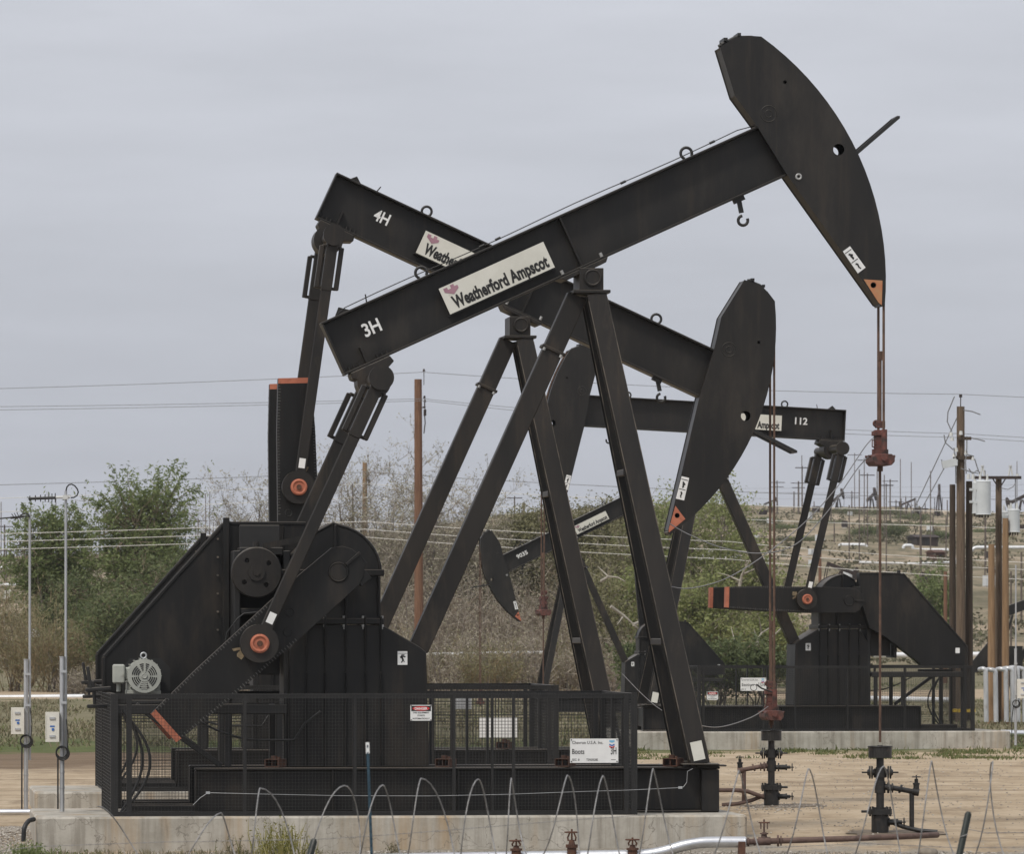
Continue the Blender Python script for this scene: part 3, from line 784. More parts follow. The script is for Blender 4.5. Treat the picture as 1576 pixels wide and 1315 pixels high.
        if s == near:
            pl = MB(); d = Vector((fu0 + .02 - fu1, s * (.34 - .93), ztop - zl)).normalized(); sx = d.cross(Vector((0, 1, 0))).normalized()
            c = Vector((fu1, s * .93, zl)) + d * .20 + Vector((0, s * .158, 0)); 
            pl.obox(c + d * .02, d * .145, Vector((0, .005, 0)), sx * .09); pl.build('data_plate', M['cream'], lo)
    for t in (.26, .62):
        br = MB()
        c = Vector((lerp(fu1, fu0, t) - .17, 0, lerp(zl, ztop, t)))
        w = lerp(.93, .34, t) - .13
        br.box((c.x + .02, -w, c.z - .05), (c.x + .10, w, c.z + .05))
        br.build('leg_brace', KW, root, bevel=bv)
    rl = MB()
    rb = Vector((T3(641, 985, 0)[0] + .02, 0, T3(641, 1000, 0)[1])); rt = Vector((T3(888, 470, 0)[0], 0, ztop - .02))
    rl.bar(rb, rt, .31, .30, (0, 1, 0))
    ax = (rt - rb).normalized(); crs = Vector((0, 1, 0)).cross(ax)
    j = rb + ax * ((rt - rb).length * .845)
    rl.bar(j - ax * .028, j + ax * .028, .385, .40, (0, 1, 0))
    rlo = rl.build('rear_leg', KW, root, bevel=bv)
    if detail == 2:
        for e in (-.14, .14):
            bb = MB(); q = j + crs * e + Vector((0, near * .19, 0)); bb.cyl(q - ax * .065, q - ax * .02, .026, n=8); bb.build('bolt', M['bolt'], rlo)
    sd_ = MB()
    uc = PIV[0]
    sd_.box((uc - .30, -.5, ztop), (uc + .27, .5, ztop + .05))
    sd_.box((uc - .20, -.42, ztop + .052), (uc + .17, .42, PIV[1] + .15))
    sd_.cyl((uc, -.46, PIV[1]), (uc, .46, PIV[1]), .135, n=28)
    sd_.ring((uc, -.46, PIV[1]), (0, 1, 0), .115, .018); sd_.ring((uc, .46, PIV[1]), (0, 1, 0), .115, .018)
    sd_.prism([(-.46, .197), (.36, .197), (.30, .13), (-.38, .13)], lambda p: BM(p[0], p[1], -.36), lambda p: BM(p[0], p[1], .36))
    so = sd_.build('saddle_bearing', KW, root, bevel=bv)
    if detail == 2:
        for a in (-.38, .28):
            bb = MB(); bb.cyl(BM(a, .235, near * .30), BM(a, .30, near * .30), .026, n=8); bb.build('bolt', M['bolt'], so)
    # ---- walking beam
    wb = MB()
    A0, A1 = -4.07, 3.62
    b0, b1 = .20, 1.085
    tf = .035
    wb.prism([(A0, b1 - tf), (A1, b1 - tf), (A1, b1), (A0, b1)], lambda p: BM(p[0], p[1], -.24), lambda p: BM(p[0], p[1], .24))
    wb.prism([(A0, b0), (A1, b0), (A1, b0 + tf), (A0, b0 + tf)], lambda p: BM(p[0], p[1], -.24), lambda p: BM(p[0], p[1], .24))
    wb.prism([(A0, b0 + tf + .001), (A1, b0 + tf + .001), (A1, b1 - tf - .001), (A0, b1 - tf - .001)], lambda p: BM(p[0], p[1], -.03), lambda p: BM(p[0], p[1], .03))
    for a in (A0 + .015, A1 - .03, -.05, -3.68):
        wt_ = .3 if a == -.05 else 1
        wb.prism([(a - .014, b0 + tf + .002), (a + .014, b0 + tf + .002), (a + .014, b1 - tf - .002), (a - .014, b1 - tf - .002)] if a != -3.68 else
                 [(a - .014, b0 + tf + .002), (a + .014, b0 + tf + .002), (a + .014, b0 + .30), (a - .014, b0 + .30)],
                 lambda p: BM(p[0], p[1], -.235), lambda p: BM(p[0], p[1], .235))
    if detail == 2:
        for a in (-3.97, -3.89, -3.81, -3.5, -3.42, -3.34):
            for s in (-1, 1):
                wb.tube([BM(a, b0 - .03, s * .17), BM(a, b0 + .10, s * .17)], .020, 6)
        wb.prism([(A0 + .25, b1), (A0 + .50, b1), (A0 + .36, b1 + .11)], lambda p: BM(p[0], p[1], -.02), lambda p: BM(p[0], p[1], .02))
        wb.tube([BM(A0 + .78, b1 - .02, 0), BM(A0 + .82, b1 + .12, 0)], .012, 6)
    beam = wb.build('walking_beam', K, root, bevel=bv)
    ey = MB()
    for a in (2.18, -2.33):
        r = .088
        pts = [BM(a + r * math.cos(R(t)), b1 + .07 + r * math.sin(R(t)), 0) for t in range(-50, 231, 20)]
        ey.tube(pts, .023, 8)
        if a > 0:
            ey.build('lifting_eye', M['black_dark'], beam); ey = MB()
    ey.build('lifting_eye', M['black_dark'], beam)
    # sign panel, mark and lettering on the camera's side
    vs = near * .262
    dx = -1 * near
    def on_beam(ac, bc):
        return lambda x, y, z: BM(ac + dx * x, bc + y, vs + near * (z + .002))
    if plate:
        pc = -1.33
        pl = MB(); f = on_beam(pc, .60)
        L2, H2 = .885, .215
        pl.prism([(-L2, -H2), (L2, -H2), (L2, H2), (-L2, H2)], lambda p: f(p[0], p[1], -.012), lambda p: f(p[0], p[1], .008))
        st = MB()
        plo = pl.build('sign_panel', M['cream'], beam)
        st.prism([(-L2 - .02, -H2 - .022), (L2 + .02, -H2 - .022), (L2 + .02, -H2 - .004), (-L2 - .02, -H2 - .004)], lambda p: f(p[0], p[1], -.23), lambda p: f(p[0], p[1], -.012))
        st.build('sign_bracket', M['black_dark'], beam)
        lt = MB(); f2 = on_beam(pc - dx * (L2 - .07 * 2.2), .60 - H2 + .05)
        f2 = lambda x, y, z, f=f: f(x - L2 + .11, y - H2 + .050, z + .012)
        lt.text("Weatherford Ampscot", f2, .188, width=1.60, bold=.042)
        lt.build('lettering', M['ink'], plo)
        mk = MB()
        mp = [(0, .17), (.06, .17), (.06, .125), (.12, .125), (.12, .17), (.18, .17), (.18, .125), (.24, .125), (.24, .17), (.30, .17), (.30, .11), (.15, -.02), (0, .11)]
        mp = [(0, .16), (.075, .16), (.075, .115), (.135, .115), (.135, .175), (.205, .175), (.205, .13), (.265, .13), (.265, .075), (.145, .0), (.0, .09)]
        k_ = .86
        mk.prism([(x * k_ , y * k_) for x, y in mp], lambda p: f(p[0] - L2 + .06, p[1] + .045, .009), lambda p: f(p[0] - L2 + .06, p[1] + .045, .013))
        mk.build('brand_mark', M['mauve'], plo)
    if number:
        lt = MB(); f = on_beam(-3.40 if number == '3H' else -3.02 if number == '4H' else -2.78 if number == '112' else 2.45, .60)
        lt.text(number, f, .20 if len(number) < 3 else .19, width=.28 if len(number) < 3 else .36 if len(number) == 3 else .58, bold=.022, align='CENTER')
        lt.build('lettering', M['paintwhite'], beam)
    if detail == 2:
        # safety line along the top flange
        sl = MB()
        if top_up:
            pts = [BM(A0 + .45 + (3.05 - A0 - .45) * t / 12, b1 + .062 + .012 * math.sin(t * 1.1), near * .02) for t in range(13)]
            sl.tube([BM(A0 + .30, b1 + .02, near * .02)] + pts + [BM(3.34, b1 + .02, near * .02)], .008, 5)
            for a in (-1.05, -1.32, 1.08, 2.6):
                sl.cyl(BM(a - .03, b1 + .06, near * .02), BM(a + .06, b1 + .062, near * .02), .022, n=6)
        sl.box((0, 0, 0), (0.001, .001, .001)) if not sl.v else None
        if top_up: sl.build('safety_line', M['black_dark'], beam)
        # hook below the beam
        hk = MB(); c = BM(2.62, .20, near * .10)
        hk.obox(c + Vector((0, 0, -.02)), BM(1, 0, 0) * .0 + Vector((ca * .09, 0, sa * .09)), Vector((0, .06, 0)), Vector((-sa * .05, 0, ca * .05)))
        lean = R(20)
        dn = Vector((math.sin(lean) * .6, 0, -1)).normalized()
        hk.bar(c, c + dn * .24, .07, .06, (0, 1, 0))
        e = c + dn * .36
        hk.tube([e + Vector((.075 * math.cos(R(t)), 0, .075 * math.sin(R(t)))) for t in range(100, 395, 22)], .024, 8)
        hk.build('beam_hook', M['black_dark'], beam)
    # ---- horse head
    RAD = 4.50
    HT = .58
    hh = MB()
    fr = [B3(1108, 72, -.3), B3(1128, 58, -.3)]
    outer = [(RAD * math.cos(R(t)), RAD * math.sin(R(t))) for t in [30.4 - 1.0 * k for k in range(0, 61, 3)]]
    # front outline: rear edge then the arc, tip cut
    rear = [B3(1353, 468, -.3), B3(1212, 270, -.3), B3(1164, 192, -.3), B3(1131, 147, -.3), B3(1108, 72, -.3)]
    lip = [(p[0] * (1 + .07 / RAD), p[1] * (1 + .07 / RAD)) for p in outer]
    tp0, tp1 = Vector(B3(1130, 60, -.3)), Vector(lip[0])
    outl = rear + [B3(1133, 57, -.3), B3(1151, 54.5, -.3)] + lip
    holes = [(*B3(1291, 230, -.3), .088), (*B3(1208, 126, -.3), .028), (*B3(1344, 439, -.3), .038)]
    for s in (-1, 1):
        hh.plate(outl, holes, .03, lambda x, y, z, s=s: BM(x, y, s * HT / 2 + z))
    n = len(outl)
    for i in range(n):
        p, q = outl[i], outl[(i + 1) % n]
        if i >= len(rear) + 2 and i < n - 1: continue
        pv, qv = Vector(p), Vector(q)
        d = (qv - pv)
        if d.length < 1e-4: continue
        nn = Vector((d.y, -d.x)).normalized()
        cen = Vector((sum(a[0] for a in outl) / n, sum(a[1] for a in outl) / n))
        if nn.dot(cen - (pv + qv) / 2) < 0: nn = -nn
        # plate edge strip, lying just inside the outline
        pts2 = [pv + nn * .012, qv + nn * .012, qv + nn * .035, pv + nn * .035]
        hh.prism([tuple(a) for a in pts2], lambda a: BM(a[0], a[1], -HT / 2 + .0155), lambda a: BM(a[0], a[1], HT / 2 - .0155))
    # proud wear plate along the arc
    for i in range(len(outer) - 1):
        p, q = Vector(outer[i]), Vector(outer[i + 1])
        k1 = 1 + .004 / RAD; k2 = 1 + .03 / RAD
        hh.prism([tuple(p * k1), tuple(q * k1), tuple(q * k2), tuple(p * k2)], lambda a: BM(a[0], a[1], -HT / 2 + .016), lambda a: BM(a[0], a[1], HT / 2 - .016))
    if detail == 2:
        for s in (-1, 1):
            for r_ in (.055, .125):
                c = B3(1183, 175, -.3); hh.ring(BM(c[0], c[1], s * (HT / 2 + .012)), (0, 1, 0), r_, .010, 26, 6)
    head = hh.build('horse_head', K, root)
    hg = MB()
    # wireline clamp on top of the head
    ct = [B3(1112, 66, -.3), B3(1134, 56, -.3), B3(1160, 56, -.3)]
    for s in (-.17, .17):
        hg.tube([BM(ct[0][0], ct[0][1] - .01, s), BM(ct[1][0], ct[1][1] + .0, s), BM(ct[2][0], ct[2][1] + .0, s)], .03, 8)
    hg.bar(BM(ct[0][0] + .08, ct[0][1] + .035, -.25), BM(ct[0][0] + .08, ct[0][1] + .035, .25), .06, .05, (0, 0, 1))
    hg.bar(BM(ct[1][0] + .06, ct[1][1] + .015, -.25), BM(ct[1][0] + .06, ct[1][1] + .015, .25), .05, .05, (0, 0, 1))
    hg.build('wireline_clamp', M['black_dark'], head)
    # guard bail sticking out of the front of the head
    gl = MB()
    pa, pb = B3(1318, 236, -.3), B3(1383, 180, -.3)
    if not top_up: pb = (pa[0] + .86 * math.cos(R(-2)), pa[1] + .86 * math.sin(R(-2)))
    if detail == 2:
        for s in (-.27, .27):
            gl.bar(BM(pa[0], pa[1], s), BM(pb[0], pb[1], s), .055, .05, (0, 1, 0))
        gl.bar(BM(pb[0], pb[1], -.29), BM(pb[0], pb[1], .29), .045, .04, (0, 0, 1))
        gl.build('wireline_guard', M['black_dark'], head)
        # bearing bushing (ring) near the head hinge
        if top_up:
            hb = MB(); c = B3(1229, 272, -.3)
            hb.ring(BM(c[0], c[1], near * (HT / 2 + .022)), (0, 1, 0), .038, .016); hb.build('hinge_washer', M['bolt'], head)
    # orange tip
    tp = MB()
    tq = [B3(1329, 430, -.3), B3(1352, 466, -.3), B3(1357, 470, -.3), B3(1358, 432, -.3)]
    for s in (-1, 1):
        tp.plate(tq, [(*B3(1344, 439, -.3), .045)], .006, lambda x, y, z, s=s: BM(x, y, s * (HT / 2 + .02) + z))
    tp.build('orange_tip', M['tip'] if number == '3H' else M['orange'], head)
    dc = MB()
    dq = [B3(1297, 387, -.3), B3(1308, 379, -.3), B3(1332, 412, -.3), B3(1320, 421, -.3)]
    dc.prism(dq, lambda p: BM(p[0], p[1], near * (HT / 2 + .017)), lambda p: BM(p[0], p[1], near * (HT / 2 + .022)))
    dco = dc.build('warning_decal', M['white'], head)
    if detail == 2:
        fg = MB()
        o_, e1, e2 = Vector(dq[0]), Vector(dq[3]) - Vector(dq[0]), Vector(dq[1]) - Vector(dq[0])
        for (s0, t0, s1, t1, w) in ((.12, .06, .12, .94, .012), (.55, .06, .55, .94, .012), (.22, .35, .34, .7, .03), (.3, .45, .46, .55, .03), (.4, .6, .48, .45, .022), (.66, .4, .74, .62, .028), (.74, .55, .86, .5, .024), (.84, .5, .92, .62, .018)):
            a = o_ + e1 * s0 + e2 * t0; c = o_ + e1 * s1 + e2 * t1
            fg.bar(BM(a.x, a.y, near * (HT / 2 + .023)), BM(c.x, c.y, near * (HT / 2 + .023)), w, .004, (0, 1, 0))
        fg.build('decal_figure', M['ink'], dco)
    # ---- belt guard, sheave, motor
    bgd = MB()
    poly = [T3(x, y, .75) for x, y in ((352, 806), (470, 806), (470, 870), (440, 960), (395, 985), (305, 1052), (290, 1066), (160, 1066), (160, 1012), (345, 806))]
    bgd.prism(poly, lambda p: (p[0], .62, p[1]), lambda p: (p[0], 1.0, p[1]))
    if detail == 2:
        # raised edge flange and the panel seam
        for (a, c) in ((9, 8), (8, 7), (0, 1)):
            p, q = poly[a], poly[c]
            bgd.bar((p[0], .61, p[1]), (q[0], .61, q[1]), .05, .03, (0, 1, 0)); bgd.bar((p[0], 1.01, p[1]), (q[0], 1.01, q[1]), .05, .03, (0, 1, 0))
        u = T3(348, 810, .6)[0]
        bgd.box((u - .05, .54, T3(348, 1000, .6)[1]), (u + .05, .60, T3(348, 797, .6)[1]))
        mo_ = [(-.36, -.30), (-.36, .12), (-.24, .27), (.24, .27), (.38, .12), (.38, -.30)]
        mcx = T3(224, 1041, .6)
        oo = MB(); oo.prism(mo_, lambda p: (mcx[0] + p[0], .6165, mcx[1] + p[1]), lambda p: (mcx[0] + p[0], .6185, mcx[1] + p[1]))
        for px in (378, 436):
            u = T3(px, 810, .6)[0]; bgd.box((u - .012, .60, T3(348, 850, .6)[1]), (u + .012, .616, T3(348, 810, .6)[1]))
    bo = bgd.build('belt_guard', M['black_low'], root, bevel=bv)
    if detail == 2:
        oo.build('opening_shade_plate', M['ink'], bo)  # flat black plate paints in the shade inside the guard's opening
        for py in (830, 858, 886, 914, 942, 970):
            q_ = T3(338, py, .6); bb = MB(); bb.cyl((q_[0] - .03, .60, q_[1]), (q_[0] - .03, .535, q_[1]), .017, n=6); bb.build('bolt', M['edge'], bo)
    if near > 0:
        lb = MB(); p = T3(172, 1022, 1.0)
        lb.box((-7.22, 1.004, 2.18), (-7.10, 1.012, 2.33)); lb.build('warning_decal', M['white'], bo)
    sv = MB()
    c = T3(394, 882, -.60)
    sv.plate([(c[0] + .37 * math.cos(R(t)), c[1] + .37 * math.sin(R(t))) for t in range(0, 360, 9)],
             [(c[0] + .235 * math.cos(R(t)), c[1] + .235 * math.sin(R(t)), .038) for t in (38, 128, 218, 308)], .05, lambda x, y, z: (x, -.72 + z, y))
    sv.ring((c[0], -.70, c[1]), (0, 1, 0), .355, .035, 48, 8)
    sv.cyl((c[0], -.60, c[1]), (c[0], -.78, c[1]), .125, n=28); sv.cyl((c[0], -.78, c[1]), (c[0], -.80, c[1]), .05, n=16)
    sv.cyl((c[0], -.55, c[1]), (c[0], .65, c[1]), .09, n=16)
    sv.cyl((c[0], -.66, c[1]), (c[0], -.50, c[1]), .36, n=48)
    sv.cyl((c[0] + .0, -.62, c[1] + .33), (c[0] + .0, -.62, c[1] + .47), .05, n=10)
    sv.bar((c[0] + .1, -.55, c[1] + .40), (c[0] + .75, -.55, c[1] + .53), .09, .05, (0, 1, 0))
    sv.build('brake_drum', KW, root)
    bp = MB()    # frame carrying the drum between guard and gearbox
    p0, p1 = T3(356, 0, .3), T3(442, 0, .3)
    bp.box((p0[0], -.36, 2.05), (p0[0] + .10, .60, 4.0)); bp.box((p1[0] - .10, -.42, H + .01), (p1[0], .60, 4.0))
    bp.box((p0[0] + .102, -.34, 3.93), (p1[0] - .102, .58, 4.05)); bp.box((p0[0] + .102, -.34, 3.02), (p1[0] - .102, .58, 3.12))
    bp.box((p0[0] + .12, .2, 2.1), (p1[0] - .12, .3, 4.4))
    bp.build('drum_frame', M['black_dark'], root, bevel=bv)
    # motor rail platform
    ra = MB()
    zr = T3(250, 1100, -.5)[1]
    z1 = T3(250, 1085, -.5)[1]
    for v in (-.62, .9):
        ra.box((-7.35, v - .06, zr), (-4.70, v + .06, z1))
    ra.box((-7.35, -.555, zr + .02), (-7.25, .835, z1 - .01)); ra.box((-6.3, -.555, zr + .02), (-6.2, .835, z1 - .01)); ra.box((-4.9, -.555, zr + .02), (-4.8, .835, z1 - .01))
    for q in (-4.82, -5.6):
        ra.bar((q, -.62, z1), (q, -.62, H), .10, .10); ra.bar((q, .9, z1), (q, .9, H), .10, .10)
    ra.bar((-7.0, -.62, z1), (-5.7, -.62, .72), .09, .09)
    ra.box((-7.1, -.5, z1 + .002), (-6.35, -.42, z1 + .07)); ra.box((-7.1, .3, z1 + .002), (-6.35, .38, z1 + .07))
    ra.bar((-7.36, -.4, z1 + .25), (-7.75, -.4, z1 + .22), .06, .06); ra.bar((-7.36, -.2, z1 - .02), (-7.72, -.2, z1 - .03), .06, .06)
    ra.bar((-7.66, -.4, z1 + .18), (-7.72, -.4, z1 + .58), .05, .05); ra.bar((-7.6, -.2, z1 - .05), (-7.63, -.2, z1 + .36), .05, .05)
    ra.build('motor_platform', M['black_dark'], root, bevel=bv)
    mo = MB()
    mc = T3(222, 1041, -.35); zc = mc[1]; r = .245
    mo.cyl((mc[0], -.30, zc), (mc[0], .56, zc), r, n=36)
    for k in range(18):
        an = 2 * math.pi * k / 18
        d = Vector((math.cos(an), 0, math.sin(an)))
        mo.obox(Vector((mc[0], .12, zc)) + d * (r + .01), Vector((0, .36, 0)), d * .02, d.cross(Vector((0, 1, 0))) * .006)
    mo.box((mc[0] - .26, -.22, zc - .30), (mc[0] + .26, .50, zc - .22))
    for e in (-1, 1):
        mo.box((mc[0] + e * .2 - .05, -.2, zc - .24), (mc[0] + e * .2 + .05, .48, zc - .10))
    mot = mo.build('electric_motor', M['motor'], root, bevel=.008 if detail == 2 else 0)
    if detail == 2:
        fc = MB()
        y0 = -.302
        fc.cyl((mc[0], y0 - .10, zc), (mc[0], y0, zc), r + .012, n=40)
        fco = fc.build('fan_cover', M['motor'], mot, bevel=.015)
        gs = MB()
        for r0 in (.095, .125, .155, .185):
            for k in range(6):
                a0, a1 = k * 60 + 7, k * 60 + 53
                if k == 1 and False: continue
                pts = [Vector((mc[0] + r0 * math.cos(R(lerp(a0, a1, t / 6))), y0 - .103, zc + r0 * math.sin(R(lerp(a0, a1, t / 6))))) for t in range(7)]
                gs.tube(pts, .0085, 5)
        gs.build('fan_slots', M['black_dark'], fco)
        hb = MB(); hb.cyl((mc[0], y0 - .115, zc), (mc[0], y0 - .10, zc), .042, n=18); hb.ring((mc[0], y0 - .112, zc), (0, 1, 0), .036, .009)
        hb.box((mc[0] - .05, y0 - .108, zc - .20), (mc[0] + .04, y0 - .101, zc - .05)); hb.box((mc[0] - .012, y0 - .112, zc + .05), (mc[0] + .02, y0 - .101, zc + .20))
        hb.build('fan_hub', M['motor'], fco)
        le = MB(); le.ring((mc[0], -.1, zc + r + .065), (0, 1, 0), .042, .013); le.cyl((mc[0], -.1, zc + r - .02), (mc[0], -.1, zc + r + .03), .02, n=8)
        le.build('lifting_eye', M['galv'], mot)
        jb = MB(); q = T3(184, 1038, -.5)
        jb.box((q[0] - .09, -.30, q[1] - .145), (q[0] + .09, .0, q[1] + .145)); jb.cyl((q[0], -.15, q[1] - .27), (q[0], -.15, q[1] - .14), .035, n=10)
        jb.box((q[0] + .088, -.24, q[1] - .10), (mc[0] - .2, -.06, q[1] + .10))
        jb.build('junction_box', M['motor'], mot, bevel=.02)
        # electric leads sagging from the motor to the ground
        ld = MB()
        zz = z1 - .1
        for k, (ua, ub, dv) in enumerate(((-7.22, -6.9, .0), (-7.18, -7.0, .05))):
            pts = []
            for t in range(17):
                s = t / 16
                x = ua + (ub - ua) * s + (.42 - .12 * k) * math.sin(math.pi * s) * (1 if s < 1 else 0) - (.32 if k == 0 else .25) * s
                pts.append(Vector((x, -1.15 + dv, zz * (1 - s) + .02)))
            ld.tube(pts, .022, 7)
        ld.tube([Vector((-6.3 + .1 * t, -.75, z1 - .12 - .42 * math.sin(min(1, t / 12) * math.pi / 2))) for t in range(18)] + [Vector((-4.45, -.75, z1 - .30)), Vector((-4.2, -.75, z1 - .1))], .018, 7)
        ld.build('power_lead', M['cable'], mot)
        cu = MB(); a = T3(345, 1000, -.75); c2 = T3(375, 945, -.75); d2 = T3(415, 940, -.75)
        cu.tube([Vector((a[0], -.75, a[1])), Vector((a[0] + .04, -.75, a[1] + .25)), Vector((c2[0] - .1, -.75, c2[1] - .08)), Vector((c2[0], -.75, c2[1])), Vector((d2[0], -.75, d2[1]))], .010, 6)
        cu.build('brake_cable', M['cable'], root)
    return root, BM

def mesh_sheet(mb, p0, ex, ez, w, h, sp=.05, t=.0046):
    """welded wire sheet: round-ish wires along both directions"""
    p0, ex, ez = Vector(p0), Vector(ex).normalized(), Vector(ez).normalized()
    ny = ex.cross(ez)
    n = int(w / sp); m = int(h / sp)
    for i in range(n + 1):
        mb.obox(p0 + ex * (w * i / n) + ez * h / 2, ex * t / 2, ny * t / 2, ez * h / 2)
    for k in range(m + 1):
        mb.obox(p0 + ez * (h * k / m) + ex * w / 2 - ny * t, ex * w / 2, ny * t / 2, ez * t / 2)

def build_cage(label, loc, yaw, near, scale=None, gate=False):
    root = empty('guard_cage', loc, yaw, scale)
    tag(root, label, 'guard fence', 'guard cages round the pumpjacks')
    Z1 = T3(500, 1068, -1.9)[1]
    U0, U1 = T3(176, 1200, -1.95)[0], T3(976, 1200, -1.95)[0]
    VA, VB = -1.95, 1.95
    fr = MB()
    for v in (VA, VB):
        fr.box((U0 + .04, v - .03, Z1 - .07), (U1 - .04, v + .03, Z1)); fr.box((U0 + .04, v - .03, .0), (U1 - .04, v + .03, .07))
    for u in (U0, U1):
        fr.box((u - .03, VA + .04, Z1 - .072), (u + .03, VB - .04, Z1 - .002)); fr.box((u - .03, VA + .04, .001), (u + .03, VB - .04, .068))
    fr.build('cage_rail', M['black_dark'], root)
    for v in (VA, VB):
        for k, (u, w) in enumerate(((U0, .11), (U0 + .22, .08), (U0 + 1.95, .05), (U0 + 3.6, .05), (-2.28, .035), (-1.70, .035), (-1.38, .035), (U1 - .12, .07), (U1, .09))):
            pb = MB(); pb.box((u - w / 2, v - .036, 0.0), (u + w / 2, v + .036, Z1 + .002)); pb.build('post', M['black_dark'], root)
    for u in (U0, U1):
        for v in (-.65, .65):
            pb = MB(); pb.box((u - .034, v - .03, 0), (u + .034, v + .03, Z1 - .004)); pb.build('post', M['black_dark'], root)
    for v in (VA, VB):
        ms = MB(); mesh_sheet(ms, (U0, v - .04 * (1 if v < 0 else -1), .04), (1, 0, 0), (0, 0, 1), U1 - U0, Z1 - .06); ms.build('mesh_panel', M['wire'], root)
    for u in (U0, U1):
        ms = MB(); mesh_sheet(ms, (u - .04 * (1 if u < -1 else -1), VA, .04), (0, 1, 0), (0, 0, 1), VB - VA, Z1 - .06); ms.build('mesh_panel', M['wire'], root)
    return root

def pump_at(px, D, yaw):
    return Vector(((px - CX) / F * D, D, PADZ))

L3 = pump_at(907, 90.0, 0)
D4 = 103.7
L4 = pump_at(798, D4, 0)
D112 = 165.0
L112 = pump_at(1080, D112, 0)
YAW112 = R(180 + 9.0)
D90 = 230.0
L90 = pump_at(880, D90, 0); L90.z = -.05

pump3, BM3 = build_pump('pumpjack', 'big black pumpjack lettered 3H in front, its head raised highest', L3, YAW3, -1, ANG3, R(221.8), '3H')
pump4, BM4 = build_pump('pumpjack', 'black pumpjack lettered 4H just behind, head tipped down and crank pointing up', L4, YAW3, -1, R(-24.7), R(91.5), '4H', top_up=False)
pump112, BM112 = build_pump('pumpjack', 'black pumpjack lettered 112 with a nearly level beam, facing left on its own pad', L112, YAW112, 1, R(2.9), R(1.5), '112', pin_r=1.27, top_up=False)

def solve_crank(ba, hint):
    ca, sa = math.cos(ba), math.sin(ba)
    J = Vector((PIV[0] + JOINT[0] * ca - JOINT[1] * sa, PIV[1] + JOINT[0] * sa + JOINT[1] * ca))
    best = min(range(-60, 61), key=lambda k: abs(((Vector(SHAFT) + Vector((math.cos(R(hint + k)), math.sin(R(hint + k)))) * PIN_R) - J).length - PIT_L))
    return R(hint + best)
pump90, BM90 = build_pump('pumpjack', 'smaller far pumpjack lettered 9035 with its head down at the left, among the brush', L90, R(180 + 8), 1, R(-26), solve_crank(R(-26), 60), '9035', scale=(.8, .8, .8))

build_cage('black wire mesh cage round the front pumpjack lettered 3H', L3, YAW3, -1)
build_cage('black wire mesh cage round the second pumpjack lettered 4H', L4, YAW3, -1)
build_cage('black wire mesh cage round the left-facing pumpjack lettered 112', L112, YAW112, 1)

# ------------------------------------------------------------------ concrete pads
def pad(label, loc, yaw, u0, u1, v0, v1, zt=PADZ, zb=-.5):
    mb = MB()
    mb.box((u0, v0, zb - zt), (u1, v1, 0))
    o = mb.build('concrete_pad', M['concrete'], bevel=.03)
    o.location = loc; o.rotation_euler = (0, 0, yaw)
    tag(o, label, 'concrete pad', 'pumpjack foundations')
pad('long streaked concrete pad under the front pumpjack lettered 3H', L3, YAW3, T3(56, 1256, -2.2)[0], T3(1150, 1254, -2.2)[0], -2.2, 2.2)
pad('concrete pad under the second pumpjack lettered 4H, its grey end showing left of the cage', L4, YAW3, -8.6, T3(1150, 1254, -2.2)[0], -2.2, 2.2)
pad('pale concrete pad under the left-facing pumpjack lettered 112', L112, YAW112, -8.4, 2.6, -2.2, 2.2)

# ------------------------------------------------------------------ bridles, carrier bars, polished rods
def to_world(loc, yaw, p, scale=(1, 1, 1)):
    x, y, z = p[0] * scale[0], p[1] * scale[1], p[2] * scale[2]
    c, s = math.cos(yaw), math.sin(yaw)
    return Vector((loc.x + x * c - y * s, loc.y + x * s + y * c, loc.z + z))

